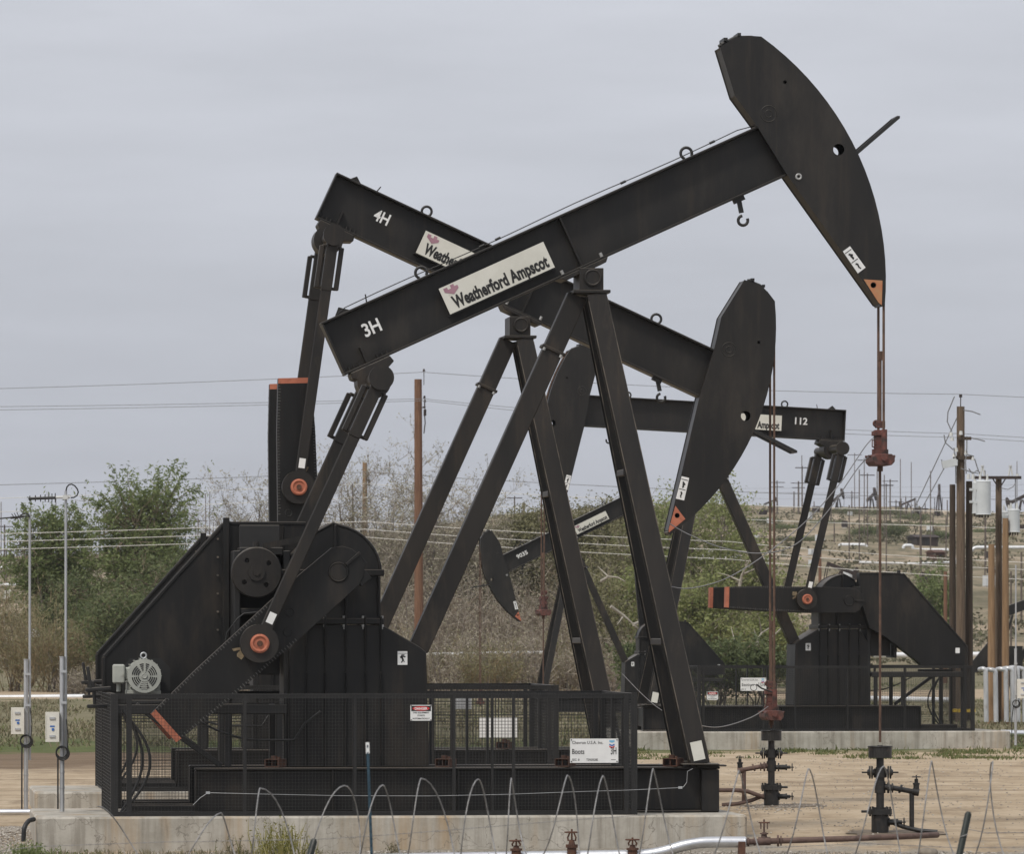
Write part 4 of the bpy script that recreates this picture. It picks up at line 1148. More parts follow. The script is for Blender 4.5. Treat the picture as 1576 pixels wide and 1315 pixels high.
def build_hanger(label, loc, yaw, top_deg, z_carrier, z_pan, scale=(1, 1, 1), red=True, dv=.245):
    """two rope legs laid over the head's arc, hanging straight down to a carrier bar that holds the polished rod"""
    root = empty('bridle_hanger', to_world(loc, yaw, (PIV[0] + 4.53, 0, z_carrier), scale), yaw, scale)
    tag(root, label, 'bridle hanger', 'bridle hangers on the horse heads')
    RR = 4.545
    zc = z_carrier
    for v in (-dv, dv):
        pts = []
        t = top_deg
        while t > 0:
            pts.append(Vector((RR * math.cos(R(t)) - 4.53, v, PIV[1] + RR * math.sin(R(t)) - zc))); t -= 3
        pts.append(Vector((RR - 4.53, v, PIV[1] - zc)))
        pts.append(Vector((RR - 4.53, v, .12)))
        mb = MB(); mb.tube(pts, .021, 7); mb.build('rope_leg', M['rope'], root)
        fe = MB(); fe.cyl((.025, v, .08), (.025, v, .40), .045, n=12); fe.build('rope_socket', M['rustred'], root)
    m = M['rustred']
    cb = MB()
    prof = [(-.17, -.02), (-.17, -.10), (-.12, -.155), (.12, -.155), (.17, -.10), (.17, -.02), (.12, .02), (-.12, .02)]
    cb.prism(prof, lambda p: (p[0], -.36, p[1]), lambda p: (p[0], .36, p[1]))
    cb.tube([(-.21, -.15, -.01), (.21, -.15, -.01)], .022, 8); cb.tube([(-.21, .15, -.01), (.21, .15, -.01)], .022, 8)
    cb.cyl((0, -.37, -.04), (0, -.40, -.04), .05, n=14)
    cb.build('carrier_bar', m, root, bevel=.01)
    lc = MB(); lc.cyl((0, 0, .02), (0, 0, .10), .13, n=16); lc.cyl((0, 0, .10), (0, 0, .17), .10, n=16)
    lc.box((-.09, -.08, .17), (.06, .08, .40)); lc.box((-.12, -.10, .31), (.08, .10, .38)); lc.box((-.07, -.07, .43), (.07, .07, .54)); lc.ring((-.06, 0, .50), (0, 1, 0), .04, .02)
    lc.tube([(-.09, -.1, .12), (-.14, -.1, .14), (-.14, -.1, .24), (-.09, -.1, .24)], .012, 6)
    lc.build('rod_clamp', m, root, bevel=.008)
    ro = MB(); ro.cyl((.0, 0, .54), (.0, 0, 1.48), .024, n=10); ro.cyl((.0, 0, 1.48), (.0, 0, 1.62), .04, n=10)
    ro.cyl((0, 0, -.155), (0, 0, -.24), .045, n=12)
    ro.cyl((0, 0, -.22), (0, 0, z_pan - zc), .020, n=10)
    ro.build('polished_rod', M['rope'], root)
    return root

ZC3 = T3(1357, 702, 0)[1]
build_hanger('rust-red carrier bar on two long ropes hanging high below the raised head lettered 3H', L3, YAW3, 55, ZC3, 1.05)
ZC4 = CAMZ - (1096 - HY) / F * 104.05 - PADZ
build_hanger('red carrier bar on ropes hanging low, just above the second wellhead', L4, YAW3, 5.5, ZC4, 1.05)
ZC112 = CAMZ - (1068 - HY) / F * 165 - PADZ
build_hanger('far carrier bar on ropes from the head of pumpjack 112, by its left leg', L112, YAW112, 33, CAMZ - (940 - HY) / F * 165 - PADZ, .95)
build_hanger('thin ropes hanging from the far lowered head of pumpjack 9035', L90, R(188), 0.5, .55, .3, scale=(.8, .8, .8))

# ------------------------------------------------------------------ wellheads
def build_wellhead(label, loc, yaw, side):
    root = empty('wellhead', loc, yaw); tag(root, label, 'wellhead', 'wellheads beside the pumpjacks')
    V = M['valve']
    mb = MB()
    mb.cyl((0, 0, -.15), (0, 0, .29), .135, n=24); mb.cyl((0, 0, .29), (0, 0, .375), .185, n=28); mb.cyl((0, 0, .375), (0, 0, .40), .10, n=20)
    for k in range(8):
        a = 2 * math.pi * k / 8; mb.cyl((.155 * math.cos(a), .155 * math.sin(a), .26), (.155 * math.cos(a), .155 * math.sin(a), .41), .016, n=8)
    mb.cyl((0, 0, .40), (0, 0, .62), .062, n=18); mb.cyl((0, 0, .62), (0, 0, .80), .085, n=18); mb.cyl((0, 0, .80), (0, 0, 1.02), .070, n=18)
    mb.cyl((0, 0, .86), (0, 0, 1.0), .10, n=18); mb.cyl((0, 0, 1.02), (0, 0, 1.16), .058, n=16)
    mb.build('casing_head', V, root)
    for e in (-1, 1):
        bo = MB()
        bo.cyl((e * .06, 0, .94), (e * .115, 0, .94), .05, n=14); bo.cyl((e * .115, 0, .94), (e * .135, 0, .94), .10, n=20)
        bo.cyl((e * .15, 0, .94), (e * .17, 0, .94), .10, n=20); bo.cyl((e * .17, 0, .94), (e * .20, 0, .94), .06, .035, n=16); bo.cyl((e * .20, 0, .94), (e * .285, 0, .94), .013, n=8)
        bo.build('blowout_ram', V, root)
    bo = MB(); bo.cyl((-side * .17, 0, .335), (-side * .29, 0, .335), .02, n=8); bo.build('lock_pin', V, root)
    pn = MB()
    n = 20
    for r0, z0, z1 in ((.175, 1.165, 1.34),):
        pn.cyl((0, 0, z0), (0, 0, z0 + .012), r0, n=26)
        pts = [(r0 * math.cos(2 * math.pi * k / 26), r0 * math.sin(2 * math.pi * k / 26)) for k in range(26)]
        for k in range(26):
            a, b = pts[k], pts[(k + 1) % 26]
            pn.bar((a[0], a[1], (z0 + z1) / 2), (b[0], b[1], (z0 + z1) / 2), z1 - z0, .012, (a[0], a[1], 0))
        pn.ring((0, 0, z1), (0, 0, 1), r0 + .008, .012, 30, 6)
    pn.cyl((0, 0, 1.18), (0, 0, 1.36), .045, n=12)
    pn.build('drip_pan', V, root)
    # side outlet with riser and gate valves
    so = MB(); s = side
    so.cyl((s * .05, 0, .72), (s * .20, 0, .70), .05, n=14); so.cyl((s * .11, 0, .70), (s * .14, 0, .70), .085, n=16); so.cyl((s * .18, 0, .70), (s * .20, 0, .70), .075, n=16)
    so.tube([(s * .20, 0, .70), (s * .58, 0, .63)], .04, 12)
    so.cyl((s * .30, 0, .69), (s * .33, 0, .68), .07, n=14)
    so.cyl((s * .50, 0, .645), (s * .60, 0, .628), .06, n=14)
    so.tube([(s * .49, 0, .62), (s * .49, 0, .05)], .038, 12)
    so.tube([(s * .1, 0, .20), (s * .35, 0, .10), (s * .60, -.05, .04), (s * .88, -.1, .02)], .035, 12)
    so.build('flow_line', M['pipebrown'] if side < 0 else V, root)
    def valve(x, z, up, name='gate_valve'):
        vb = MB()
        d = Vector((0, 0, 1)) if up else Vector((s, 0, 0))
        c = Vector((x, 0, z))
        vb.cyl(c - d * .05, c + d * .05, .045, n=12); vb.cyl(c + d * .05, c + d * .08, .055, n=12); vb.cyl(c + d * .08, c + d * .14, .03, n=10); vb.cyl(c + d * .14, c + d * .20, .010, n=8)
        vo = vb.build(name, V, root)
        hw = MB(); hw.ring(c + d * .17, d, .065, .009, 20, 6)
        o1 = d.orthogonal().normalized(); o2 = d.cross(o1)
        hw.bar(c + d * .17 - o1 * .065, c + d * .17 + o1 * .065, .012, .008, d); hw.bar(c + d * .17 - o2 * .065, c + d * .17 + o2 * .065, .012, .008, d)
        hw.build('hand_wheel', V, vo)
    valve(s * .56, .70, True); 
    s_keep = s
    side_v = -s if side < 0 else s
    s = side_v
    nz_ = MB(); nz_.cyl((0, 0, .17), (side_v * .15, 0, .17), .04, n=10); nz_.cyl((side_v * .125, 0, .17), (side_v * .15, 0, .17), .07, n=12)
    if side < 0: nz_.cyl((0, 0, .69), (side_v * .15, 0, .69), .04, n=10); nz_.cyl((side_v * .115, 0, .69), (side_v * .14, 0, .69), .075, n=12)
    nz_.build('outlet_nozzle', V, root)
    valve(side_v * .20, .17, False)
    if side < 0: valve(side_v * .20, .69, False)
    if side < 0:
        fl = MB(); fl.tube([(-.10, -.0, .14), (-.42, -.1, .26), (-.62, -.15, .285), (-1.5, -.35, .29)], .038, 12); fl.build('flow_line', M['pipebrown'], root)
    return root
W3 = to_world(L3, YAW3, (PIV[0] + 4.53, 0, 0)); W3.z = terrain(W3.x, W3.y)
W4 = to_world(L4, YAW3, (PIV[0] + 4.53, 0, 0)); W4.z = terrain(W4.x, W4.y)
build_wellhead('black wellhead at the right, its flow line turning right, under the high carrier bar', W3, 0, 1)
build_wellhead('black wellhead tree under the low red carrier bar, its brown flow line running left', W4, 0, -1)

# dark oil-soaked soil round the second wellhead
for (w, seed) in ((W4, 3), (W3, 5)):
    random.seed(seed)
    mb = MB(); pts = []
    for k in range(28):
        a = 2 * math.pi * k / 28; r = .55 + .25 * random.random() + .2 * math.cos(a)
        x, y = w.x + 1.1 * r * math.cos(a), w.y + 1.6 * r * math.sin(a)
        pts.append((x, y, terrain(x, y) + .008))
    mb.add([(w.x, w.y, w.z + .012)] + pts, [(0, 1 + k, 1 + (k + 1) % 28) for k in range(28)])
    tag(mb.build('soil_stain', mat('oily_soil', (.07, .055, .04), (.20, .15, .10), rough=.9, scale=5, detail=9)), kind='structure')

# ------------------------------------------------------------------ signs on the cages
def sign_at(name, label, cat, loc, yaw, u, v, z, w, h, near, scale=(1, 1, 1), group=None):
    root = empty(name, to_world(loc, yaw, (u, v, z), scale), yaw + (0 if near < 0 else math.pi))
    tag(root, label, cat, group)
    mb = MB(); mb.box((-w / 2, -.004, 0), (w / 2, .004, h)); mb.build('sign_panel', M['white'], root)
    return root
def sign_text(root, body, x, z, h, w, m, bold=.0, align='LEFT', name='lettering'):
    mb = MB(); mb.text(body, lambda a, b, c: (x + a, -.0075, z + b), h, w, bold, align=align); return mb.build(name, m, root)
def danger_sign(label, loc, yaw, u, v, z, near):
    r = sign_at('danger_sign', label, 'danger sign', loc, yaw, u, v, z, .32, .235, near, group='danger signs on the cages')
    mb = MB(); mb.box((-.148, -.0055, .143), (.148, -.0042, .224)); mb.build('header_band', M['ink'], r)
    mb = MB()
    mb.prism([(.128 * math.cos(R(t)), .034 * math.sin(R(t))) for t in range(0, 360, 15)], lambda p: (p[0], -.0065, .1835 + p[1]), lambda p: (p[0], -.0057, .1835 + p[1])); mb.build('header_oval', M['red'], r)
    sign_text(r, 'DANGER', 0, .165, .036, .19, M['white'], .03, 'CENTER')
    sign_text(r, 'THIS EQUIPMENT', 0, .110, .022, .25, M['ink'], .02, 'CENTER')
    sign_text(r, 'STARTS', 0, .068, .022, .11, M['ink'], .02, 'CENTER')
    sign_text(r, 'AUTOMATICALLY', 0, .022, .022, .26, M['ink'], .02, 'CENTER')
    bm = MB()
    for x in (-.148, .148):
        for z_ in (.012, .224): bm.cyl((x, -.004, z_), (x, -.012, z_), .009, n=8)
    bm.build('screws', M['ink'], r)
VS = -2.01
p = T3(648, 1110, VS); danger_sign('small red, black and white DANGER sign on the front cage lettered 3H', L3, YAW3, p[0], VS, p[1], -1)
def lease_sign(label, loc, yaw, u, v, z, near, l1, num, l3, w=.73, h=.365):
    r = sign_at('lease_sign', label, 'lease sign', loc, yaw, u, v, z, w, h, near, group='lease signs on the cages')
    k = w / .73
    sign_text(r, 'Chevron U.S.A. Inc.', -.335 * k, .285 * k, .045 * k, .47 * k, M['ink'], .004)
    sign_text(r, l1, -.335 * k, .135 * k, .075 * k, .185 * k if len(l1) < 6 else .34 * k, M['ink'], .01)
    sign_text(r, num, .335 * k, .13 * k, .105 * k, (.085 if len(num) < 3 else .19) * k, M['ink'], .012, 'RIGHT')
    sign_text(r, 'SEC. 8', -.335 * k, .03 * k, .035 * k, .11 * k, M['ink'], .004)
    if l3: sign_text(r, l3, -.12 * k, .03 * k, .035 * k, .175 * k, M['ink'], .004)
    # chevron mark: a blue band over a red one, both dipping in the middle
    for zc, m, m_name in ((.305, 'lightblue', 'blue_chevron'), (.275, 'blue', 'blue_chevron'), (.245, 'red', 'red_chevron')):
        mb = MB()
        poly = [(-.04, .012), (-.04, -.010), (0, -.026), (.04, -.010), (.04, .012), (0, -.004)]
        if m == 'lightblue': poly = [(-.04, .035), (.04, .035), (.04, .012), (0, -.004), (-.04, .012)]
        mb.prism([(x * k, zz * k) for x, zz in poly], lambda p: (p[0] + .268 * k, -.0062, p[1] + zc * k), lambda p: (p[0] + .268 * k, -.0042, p[1] + zc * k))
        mb.build(m_name, M[m], r)
    mb = MB(); mb.box((.255 * k, -.006, .045 * k), (.325 * k, -.0042, .052 * k)); mb.build('small_print', M['ink'], r)
    bm = MB()
    for x in (-.345 * k, .345 * k):
        for z_ in (.02 * k, h - .02 * k): bm.cyl((x, -.004, z_), (x, -.012, z_), .010, n=8)
    bm.build('screws', M['ink'], r)
    return r
p = T3(914.5, 1175, VS); lease_sign('white lease sign reading Boots 3H, wired to the front cage', L3, YAW3, p[0], VS, p[1], -1, 'Boots', '3H', 'T29S/R28E')
def local112(px, py, v):
    f = Frame(1080, D112, YAW112, 0); return f.T(px, py, v)
p = local112(1096.5, 1078, 2.01); danger_sign('small DANGER sign at the left end of the cage round pumpjack 112', L112, YAW112, p[0], 2.01, p[1], 1)
p = local112(1159.5, 1064, 2.01); lease_sign('white lease sign numbered 112-8 on the cage of the left-facing pumpjack', L112, YAW112, p[0], 2.01, p[1], 1, 'Section', '112-8', '')
# two blank-looking plates seen through the mesh behind the front machine
F4 = Frame(798, D4, YAW3, 0)
p = F4.T(767, 1136, -2.01); sign_at('metal_sign', 'larger of two plain white plates seen through the mesh of the second cage', 'sign', L4, YAW3, p[0], -2.01, p[1], .66, .35, -1)
p = F4.T(713, 1092, 1.90); sign_at('metal_sign', 'smaller plain white plate seen through the mesh right of the front gearbox stand', 'sign', L4, YAW3, p[0], 1.90, p[1], .30, .20, -1)

# rusty box-tube blocks lying on the skids
def rust_block(label, loc, yaw, px, py, v, D=None):
    fr_ = FR if loc is L3 else F4
    p = fr_.T(px, py, v)
    root = empty('rusty_tube_block', to_world(loc, yaw, (p[0], v, .705)), yaw + R(-28)); tag(root, label, 'steel block', 'rusty box tubes on the skids')
    mb = MB(); w, h, l, t = .115, .125, .30, .012
    mb.box((-w, -l / 2, 0), (w, l / 2, t)); mb.box((-w, -l / 2, h - t), (w, l / 2, h)); mb.box((-w, -l / 2, t + .001), (-w + t, l / 2, h - t - .001)); mb.box((w - t, -l / 2, t + .001), (w, l / 2, h - t - .001))
    mb.box((-.005, -l / 2 + .02, t + .001), (.005, l / 2, h - t - .001))
    mb.build('box_tube', M['rust'], root)
    nb = MB(); nb.cyl((-.02, 0, h), (-.02, 0, h + .05), .05, n=8); nb.cyl((.03, .04, h), (.03, .04, h + .03), .035, n=6); nb.build('nut', M['rust'], root)
rust_block('rusty box tube on the front skid just left of the lease sign', L3, YAW3, 870, 1175, -.86)
rust_block('rusty box tube on the front skid, at the foot of the right leg', L3, YAW3, 1036, 1175, -.86)
rust_block('rusty box tube on the front skid, right of the gearbox stand', L3, YAW3, 686, 1175, -.80)
rust_block('rusty box tube on the front skid under the crank, left of the gearbox stand', L3, YAW3, 424, 1175, -.80)
rust_block('rusty box tube on the second skid, below the large white plate', L4, YAW3, 778, 1140, -.86)

# thin earth wire along the front skid
mb = MB(); v = -2.06
def q3(px, py): p = T3(px, py, v); return to_world(L3, YAW3, (p[0], v, p[1]))
pts = [q3(*a) for a in ((297, 1240), (308, 1229), (320, 1221), (400, 1223), (520, 1225.5), (660, 1226), (780, 1223.5), (900, 1219), (966, 1217), (1040, 1213.5))]
mb.tube(pts + [q3(1052, 1212), q3(1057, 1205), q3(1058, 1188), q3(1066, 1184)], .0036, 6)
for px, py in ((320, 1221), (1047, 1213)):
    c = q3(px, py); mb.box((c.x - .03, c.y - .012, c.z - .018), (c.x + .03, c.y + .012, c.z + .018))
tag(mb.build('earth_wire', M['galv']), 'thin pale wire strung along the front cage with two white clips', 'wire')

# load-cell leads from the carrier bars
def lead(label, pts, r=.012, m='cable'):
    P_ = [Vector(p) for p in pts]
    out = []
    for i in range(len(P_) - 1):      # Catmull-Rom
        p0 = P_[max(i - 1, 0)]; p1 = P_[i]; p2 = P_[i + 1]; p3 = P_[min(i + 2, len(P_) - 1)]
        for k in range(8):
            t = k / 8
            out.append(.5 * ((2 * p1) + (p2 - p0) * t + (2 * p0 - 5 * p1 + 4 * p2 - p3) * t * t + (3 * p1 - p0 - 3 * p2 + p3) * t ** 3))
    out.append(P_[-1])
    mb = MB(); mb.tube(out, r, 6)
    return tag(mb.build('sensor_lead', M[m]), label, 'cable', 'sensor leads of the carrier bars')
lead('upper sensor lead sweeping down left from the high carrier bar', [P(1344, 674, 90.3), P(1330, 690, 90.2), P(1290, 748, 90), P(1240, 803, 89.9), P(1175, 856, 89.8), P(1115, 892, 89.6), P(1062, 906, 89.5), P(1030, 903, 89.4)], .008, 'linedark')
lead('lower sensor lead sweeping down left from the high carrier bar', [P(1338, 702, 90.3), P(1318, 724, 90.2), P(1275, 786, 90.1), P(1225, 838, 90), P(1170, 852, 90), P(1110, 843, 90), P(1060, 823, 90), P(1030, 806, 90)], .008, 'linedark')
lead('pale lead drooping left from the low red carrier bar to the front leg', [P(1182, 1088, 103.9), P(1160, 1103, 103), P(1125, 1116, 101), P(1096, 1120, 98), P(1060, 1113, 95)], .008, 'razor')
lead('pale lead crossing in front of the far skid between the front legs', [P(1040, 1107, 100), P(1010, 1088, 101), P(985, 1066, 102), P(958, 1038, 103)], .006, 'razor')
# wire hoop of the handle on the low carrier bar
mb = MB(); c = P(1160, 1059, 103.6); mb.ring(c, (0, 1, 0), .055, .006, 20, 5); mb.tube([P(1164, 1054, 103.6), P(1172, 1060, 103.6), P(1188, 1066, 103.8)], .016, 6)
tag(mb.build('wire_hoop', M['cable']), 'black wire hoop sticking out left of the low red carrier bar', 'hoop')

# ------------------------------------------------------------------ antenna masts with enclosures
def antenna_mast(label, px_post, px_mast, y_base, y_post, y_mast, Y, box, yagi, coil_y):
    zb = CAMZ - (y_base - HY) / F * Y
    s = Y / F
    def q(px, py, dy=0.0): return Vector(((px - px_post) * s, dy, CAMZ - (py - HY) * s - zb))
    root = empty('antenna_mast', P(px_post, y_base, Y)); tag(root, label, 'antenna mast', 'antenna masts')
    mb = MB(); mb.cyl(q(px_post, y_base), q(px_post, y_post), .036, n=14); mb.cyl(q(px_post, y_post), q(px_post, y_post - 1), .045, n=14); 
    for yy in (lerp(y_base, y_post, .5), lerp(y_base, y_post, .25), lerp(y_base, y_post, .15)): mb.cyl(q(px_post, yy), q(px_post, yy - 2.5), .042, n=14)
    mb.build('steel_post', M['galv'], root)
    mb = MB(); b = lerp(y_base, y_post, .35)
    mb.cyl(q(px_mast, b, .04), q(px_mast, y_mast, .04), .021, n=10)
    for yy in (y_post + 22, y_post + 70): mb.bar(q(px_post - 2, yy, -.05), q(px_mast + 2, yy, -.05), .04, .02, (0, 1, 0)); mb.bar(q(px_post - 2, yy, .07), q(px_mast + 2, yy, .07), .04, .02, (0, 1, 0))
    mo = mb.build('thin_mast', M['galv'], root)
    if box:
        x0, y0, x1, y1 = box
        a, c = q(x0, y1), q(x1, y0)
        mb = MB(); mb.box((a.x, -.16, a.z), (c.x, .0, c.z)); 
        bo = mb.build('enclosure', M['boxgrey'], root, bevel=.012)
        mb = MB(); mb.box((a.x - .006, -.185, a.z - .006), (c.x + .006, -.161, c.z + .006)); mb.box((a.x - .004, -.19, lerp(a.z, c.z, .1)), (a.x + .012, -.1845, lerp(a.z, c.z, .9)))
        do = mb.build('enclosure_door', M['boxgrey'], bo, bevel=.01)
        mb = MB()
        w = c.x - a.x
        for t in (.18, .80): mb.box((lerp(a.x, c.x, .28), -.205, lerp(a.z, c.z, t) - .012), (lerp(a.x, c.x, .72), -.186, lerp(a.z, c.z, t) + .02))
        mb.build('latch', M['galv'], do)
        mb = MB(); mb.box((lerp(a.x, c.x, .32), -.189, lerp(a.z, c.z, .50)), (lerp(a.x, c.x, .68), -.186, lerp(a.z, c.z, .55))); mb.cyl(((a.x + c.x) / 2 + .01, -.186, lerp(a.z, c.z, .42)), ((a.x + c.x) / 2 + .01, -.195, lerp(a.z, c.z, .42)), .022, n=12)
        mb.build('plate', M['blue'], do)
    if coil_y:
        mb = MB(); c = q(px_post, coil_y, -.06)
        for k in range(3): mb.ring(c + Vector((.008 * k, -.012 * k, -.012 * k)), (.1 * k - .1, 1, .05), .085 + .008 * k, .011, 26, 6)
        mb.tube([q(px_mast + 1, coil_y - 50, -.02), q(px_mast + 4, coil_y - 25, -.03), c + Vector((.085, 0, 0))], .008, 6)
        mb.tube([c + Vector((-.06, 0, -.05)), q(px_post - 6, coil_y + 25, -.05), q(px_post - 6, y_base - 4, -.05)], .014, 6)
        mb.build('cable_coil', M['cable'], root)
    if yagi == 'wide':
        mb = MB(); mb.cyl(q(44, 768), q(86, 766.5), .022, n=8)
        for i, px in enumerate((46, 54.5, 62.5, 69.5, 75, 80, 85)):
            h = 4.5 + i * .45
            yy = 767.8 - i * .2
            mb.cyl(q(px, yy - h), q(px, yy + h), .008, n=6)
        yo = mb.build('yagi_antenna', M['cable'], mo)
        mb = MB(); mb.cyl(q(86, 766), q(108, 765.5), .02, n=8); mb.box(q(97, 769, -.03), q(105, 762.5, .06)); mb.build('boom_clamp', M['insul'], yo)
        mb = MB(); pts = [q(101.5, 756), q(103, 750), q(106, 746.5), q(110, 745.5), q(115, 748), q(119, 753), q(120.5, 758), q(118.5, 763), q(114, 766), q(109, 766.5)]
        mb.tube(pts, .012, 6); mb.build('feed_cable', M['cable'], yo)
    elif yagi == 'side':
        mb = MB(); mb.cyl(q(-6, 799), q(46, 794.5), .012, n=8)
        for px, h in ((22, 5), (26, 6), (30, 7)): mb.tube([q(px + 1, 797 + h * .5, .1), q(px - 2, 797 - h, -.25)], .007, 5)
        mb.cyl(q(16, 797.5), q(36, 795.5), .020, n=8)
        yo = mb.build('yagi_antenna', M['cable'], mo)
        mb = MB(); mb.tube([q(45, 797), q(44, 792.5), q(40, 790.5), q(35, 791.5), q(30, 795)], .013, 6); mb.build('feed_cable', M['cable'], yo)
    return root
antenna_mast('galvanised mast with comb-like aerial and looped cable, cream box near its foot', 95.5, 101, 1250, 1012, 756, 89.4, (72, 1097, 92, 1142), 'wide', 1158)
antenna_mast('galvanised mast at the left edge with a bent aerial, cream box near its foot', 40, 45.5, 1254, 1016, 792, 96.0, (19, 1090, 38, 1130), 'side', 1140)
antenna_mast('galvanised mast at the right edge with a grey box and black coil', 1563, 1563.6, 1148, 1000, 870, 157.0, (1565, 1046, 1584, 1075), None, 1083)

# ------------------------------------------------------------------ utility poles
def pole(label, px, y_top, Y, w_px, m='pole', y_base=None, group='wooden utility poles', arms=(), lean=0.0):
    s = Y / F
    g = G(px, Y)
    if y_base is not None: g.z = CAMZ - (y_base - HY) * s
    ztop = CAMZ - (y_top - HY) * s
    root = empty('utility_pole', g); tag(root, label, 'utility pole', group)
    H = ztop - g.z
    mb = MB(); n = 9; r = w_px * s / 2
    mb.tube([Vector((lean * H * (1 - t / n), 0, -.3 + (H + .3) * t / n)) for t in range(n + 1)], [r * (1.18 - .28 * t / n) for t in range(n + 1)], 14)
    po = mb.build('pole_shaft', M[m], root)
    for (dy, half_l, half_r, mt, ins) in arms:
        mb = MB(); z = H - dy * s
        mb.box((-half_l * s, -r - .11, z - .055), (half_r * s, -r - .002, z + .055)); ao = mb.build('cross_arm', M[mt], root)
        ib = MB()
        for x in ins:
            ib.cyl((x * s, -r - .05, z + .055), (x * s, -r - .05, z + .12), .012, n=6); ib.cyl((x * s, -r - .05, z + .12), (x * s, -r - .05, z + .24), .055, .03, n=10)
        if ins: ib.build('insulator', M['insul'], ao)
    return root, po, r, H, s
def pin_insulator(root, x, y, z, h=.35, mt='farsteel'):
    mb = MB(); mb.cyl((x, y, z - .3), (x, y, z + h), .02, n=6); mb.cyl((x, y, z + h), (x, y, z + h + .12), .07, .04, n=10); return mb.build('insulator', M[mt], root)
r_, po, r, H, s = pole('tall reddish-brown pole with insulators at its top, behind the front rear leg', 643.5, 584, 280, 13, 'polered', lean=.003)
pin_insulator(r_, .28, -.1, H + .02); pin_insulator(r_, .33, -.2, H - 1.3, .2); pin_insulator(r_, .30, .2, H - 1.1, .2)
mb = MB(); mb.bar((.2, -.1, H - 1.35), (.36, -.1, H - 1.35), .08, .08); mb.tube([(.30, -.1, H - 1.5), (.34, -.1, H - 2.1), (.28, -.1, H - 2.6)], .03, 6); mb.cyl((.33, -.1, H - 1.75), (.33, -.1, H - 1.45), .07, n=10); mb.build('line_hardware', M['farsteel'], r_)
r_, po, r, H, s = pole('thinner tan pole farther off, left of the tall reddish one', 561.5, 712, 400, 8, 'poletan')
pin_insulator(r_, .22, -.1, H + .02); pin_insulator(r_, .26, -.2, H - 1.0, .2)
mb = MB(); mb.bar((.1, -.1, H - 1.2), (.32, -.1, H - 1.2), .1, .1); mb.cyl((.3, -.1, H - 1.6), (.3, -.1, H - 1.2), .09, n=8); mb.build('line_hardware', M['farsteel'], r_)
YB = 212.0
rA, po, rr, HA, s = pole('tallest brown pole of the right-hand cluster, with switchgear and wires at its top', 1478.5, 626, YB, 13.5, 'pole', y_base=1106)
pole('dark stub pole against the left of the tallest pole in the right cluster', 1466, 746, YB + .8, 10, 'poledark', y_base=1104)
pole('dark stub pole against the right of the tallest pole in the right cluster', 1491.5, 741, YB + .4, 11, 'poledark', y_base=1104)
# hardware of the tall pole
def hp(px, py, dy=0.0): return Vector(((px - 1478.5) * s, dy, HA - (py - 626) * s))
mb = MB(); mb.cyl(hp(1478.5, 628), hp(1478.5, 612), .02, n=6); mb.cyl(hp(1478.5, 612), hp(1478.5, 607.5), .06, n=10); mb.build('top_pin', M['farsteel'], rA)
mb = MB(); mb.box(hp(1472, 678, -.32), hp(1494, 673, -.18)); mb.box(hp(1466, 708, -.30), hp(1495, 702.5, -.18)); mb.build('cross_arm', M['poledark'], rA)
for px, py in ((1463, 668), (1478, 666), (1464.5, 675), (1496, 705), (1471, 692), (1486, 696), (1468, 700)):
    mb = MB(); mb.cyl(hp(px, py + 4, -.25), hp(px, py - 2, -.25), .075, .05, n=10); mb.build('insulator', M['insul'], rA)
mb = MB(); mb.obox(hp(1460, 714, -.35), Vector((.26, 0, .06)), Vector((0, .15, 0)), Vector((-.03, 0, .13))); mb.obox(hp(1468, 712, -.2), Vector((.12, 0, .02)), Vector((0, .1, 0)), Vector((0, 0, .15)))
mb.build('recloser_box', M['transf'], rA)
mb = MB()
for a in (((1468, 611), (1458, 635), (1457, 650), (1464, 665)), ((1452, 670), (1454, 682), (1466, 693)), ((1467, 690), (1470, 715), (1470, 745)), ((1487, 672), (1487, 690), (1485, 712), (1486, 730)), ((1482, 632), (1495, 634), (1508, 639)), ((1494, 675), (1505, 677), (1515, 680)), ((1499, 707), (1505, 726), (1507, 730), (1493, 727), (1478, 722)), ((1490, 722), (1496, 730), (1502, 725), (1508, 728)), ((1448, 708), (1452, 720), (1465, 718)), ((1487, 700), (1498, 703))):
    pts = [hp(x, y, -.3) for x, y in a]
    mb.tube(pts, .022, 5)
mb.build('jumper_wire', M['linedark'], rA)
# second cluster with the transformer bank
YC = 205.0
rC, po, rr, HC, s = pole('brown pole with a cross arm carrying the pale transformers, far right', 1537, 735, YC, 10.5, 'pole', y_base=1100)
pole('tan pole on the left side of the transformer pole', 1526, 838, YC - .6, 11, 'poletan', y_base=1108)
pole('tan pole on the right side of the transformer pole', 1547.5, 798, YC - .4, 10.5, 'poletan', y_base=1108)
def hc(px, py, dy=0.0): return Vector(((px - 1537) * s, dy, HC - (py - 735) * s))
mb = MB(); mb.box(hc(1500, 738, -.3), hc(1571, 733.5, -.16)); mb.bar(hc(1539, 750, -.2), hc(1547, 737, -.2), .04, .04); mb.bar(hc(1535, 750, -.2), hc(1527, 737, -.2), .04, .04); mb.build('cross_arm', M['farsteel'], rC)
for px in (1511.5, 1554.5):
    mb = MB(); mb.tube([hc(px - 3, 733, -.2), hc(px - .6, 719, -.2)], .03, 6); mb.tube([hc(px + 3, 733, -.2), hc(px + .6, 719, -.2)], .03, 6); mb.cyl(hc(px, 719, -.2), hc(px, 717, -.2), .06, n=8); mb.build('arrester', M['insul'], rC)
for px in (1490, 1497, 1508, 1565):
    mb = MB(); mb.cyl(hc(px, 738, -.2), hc(px, 730, -.2), .07, .05, n=10); mb.build('insulator', M['insul'], rC)
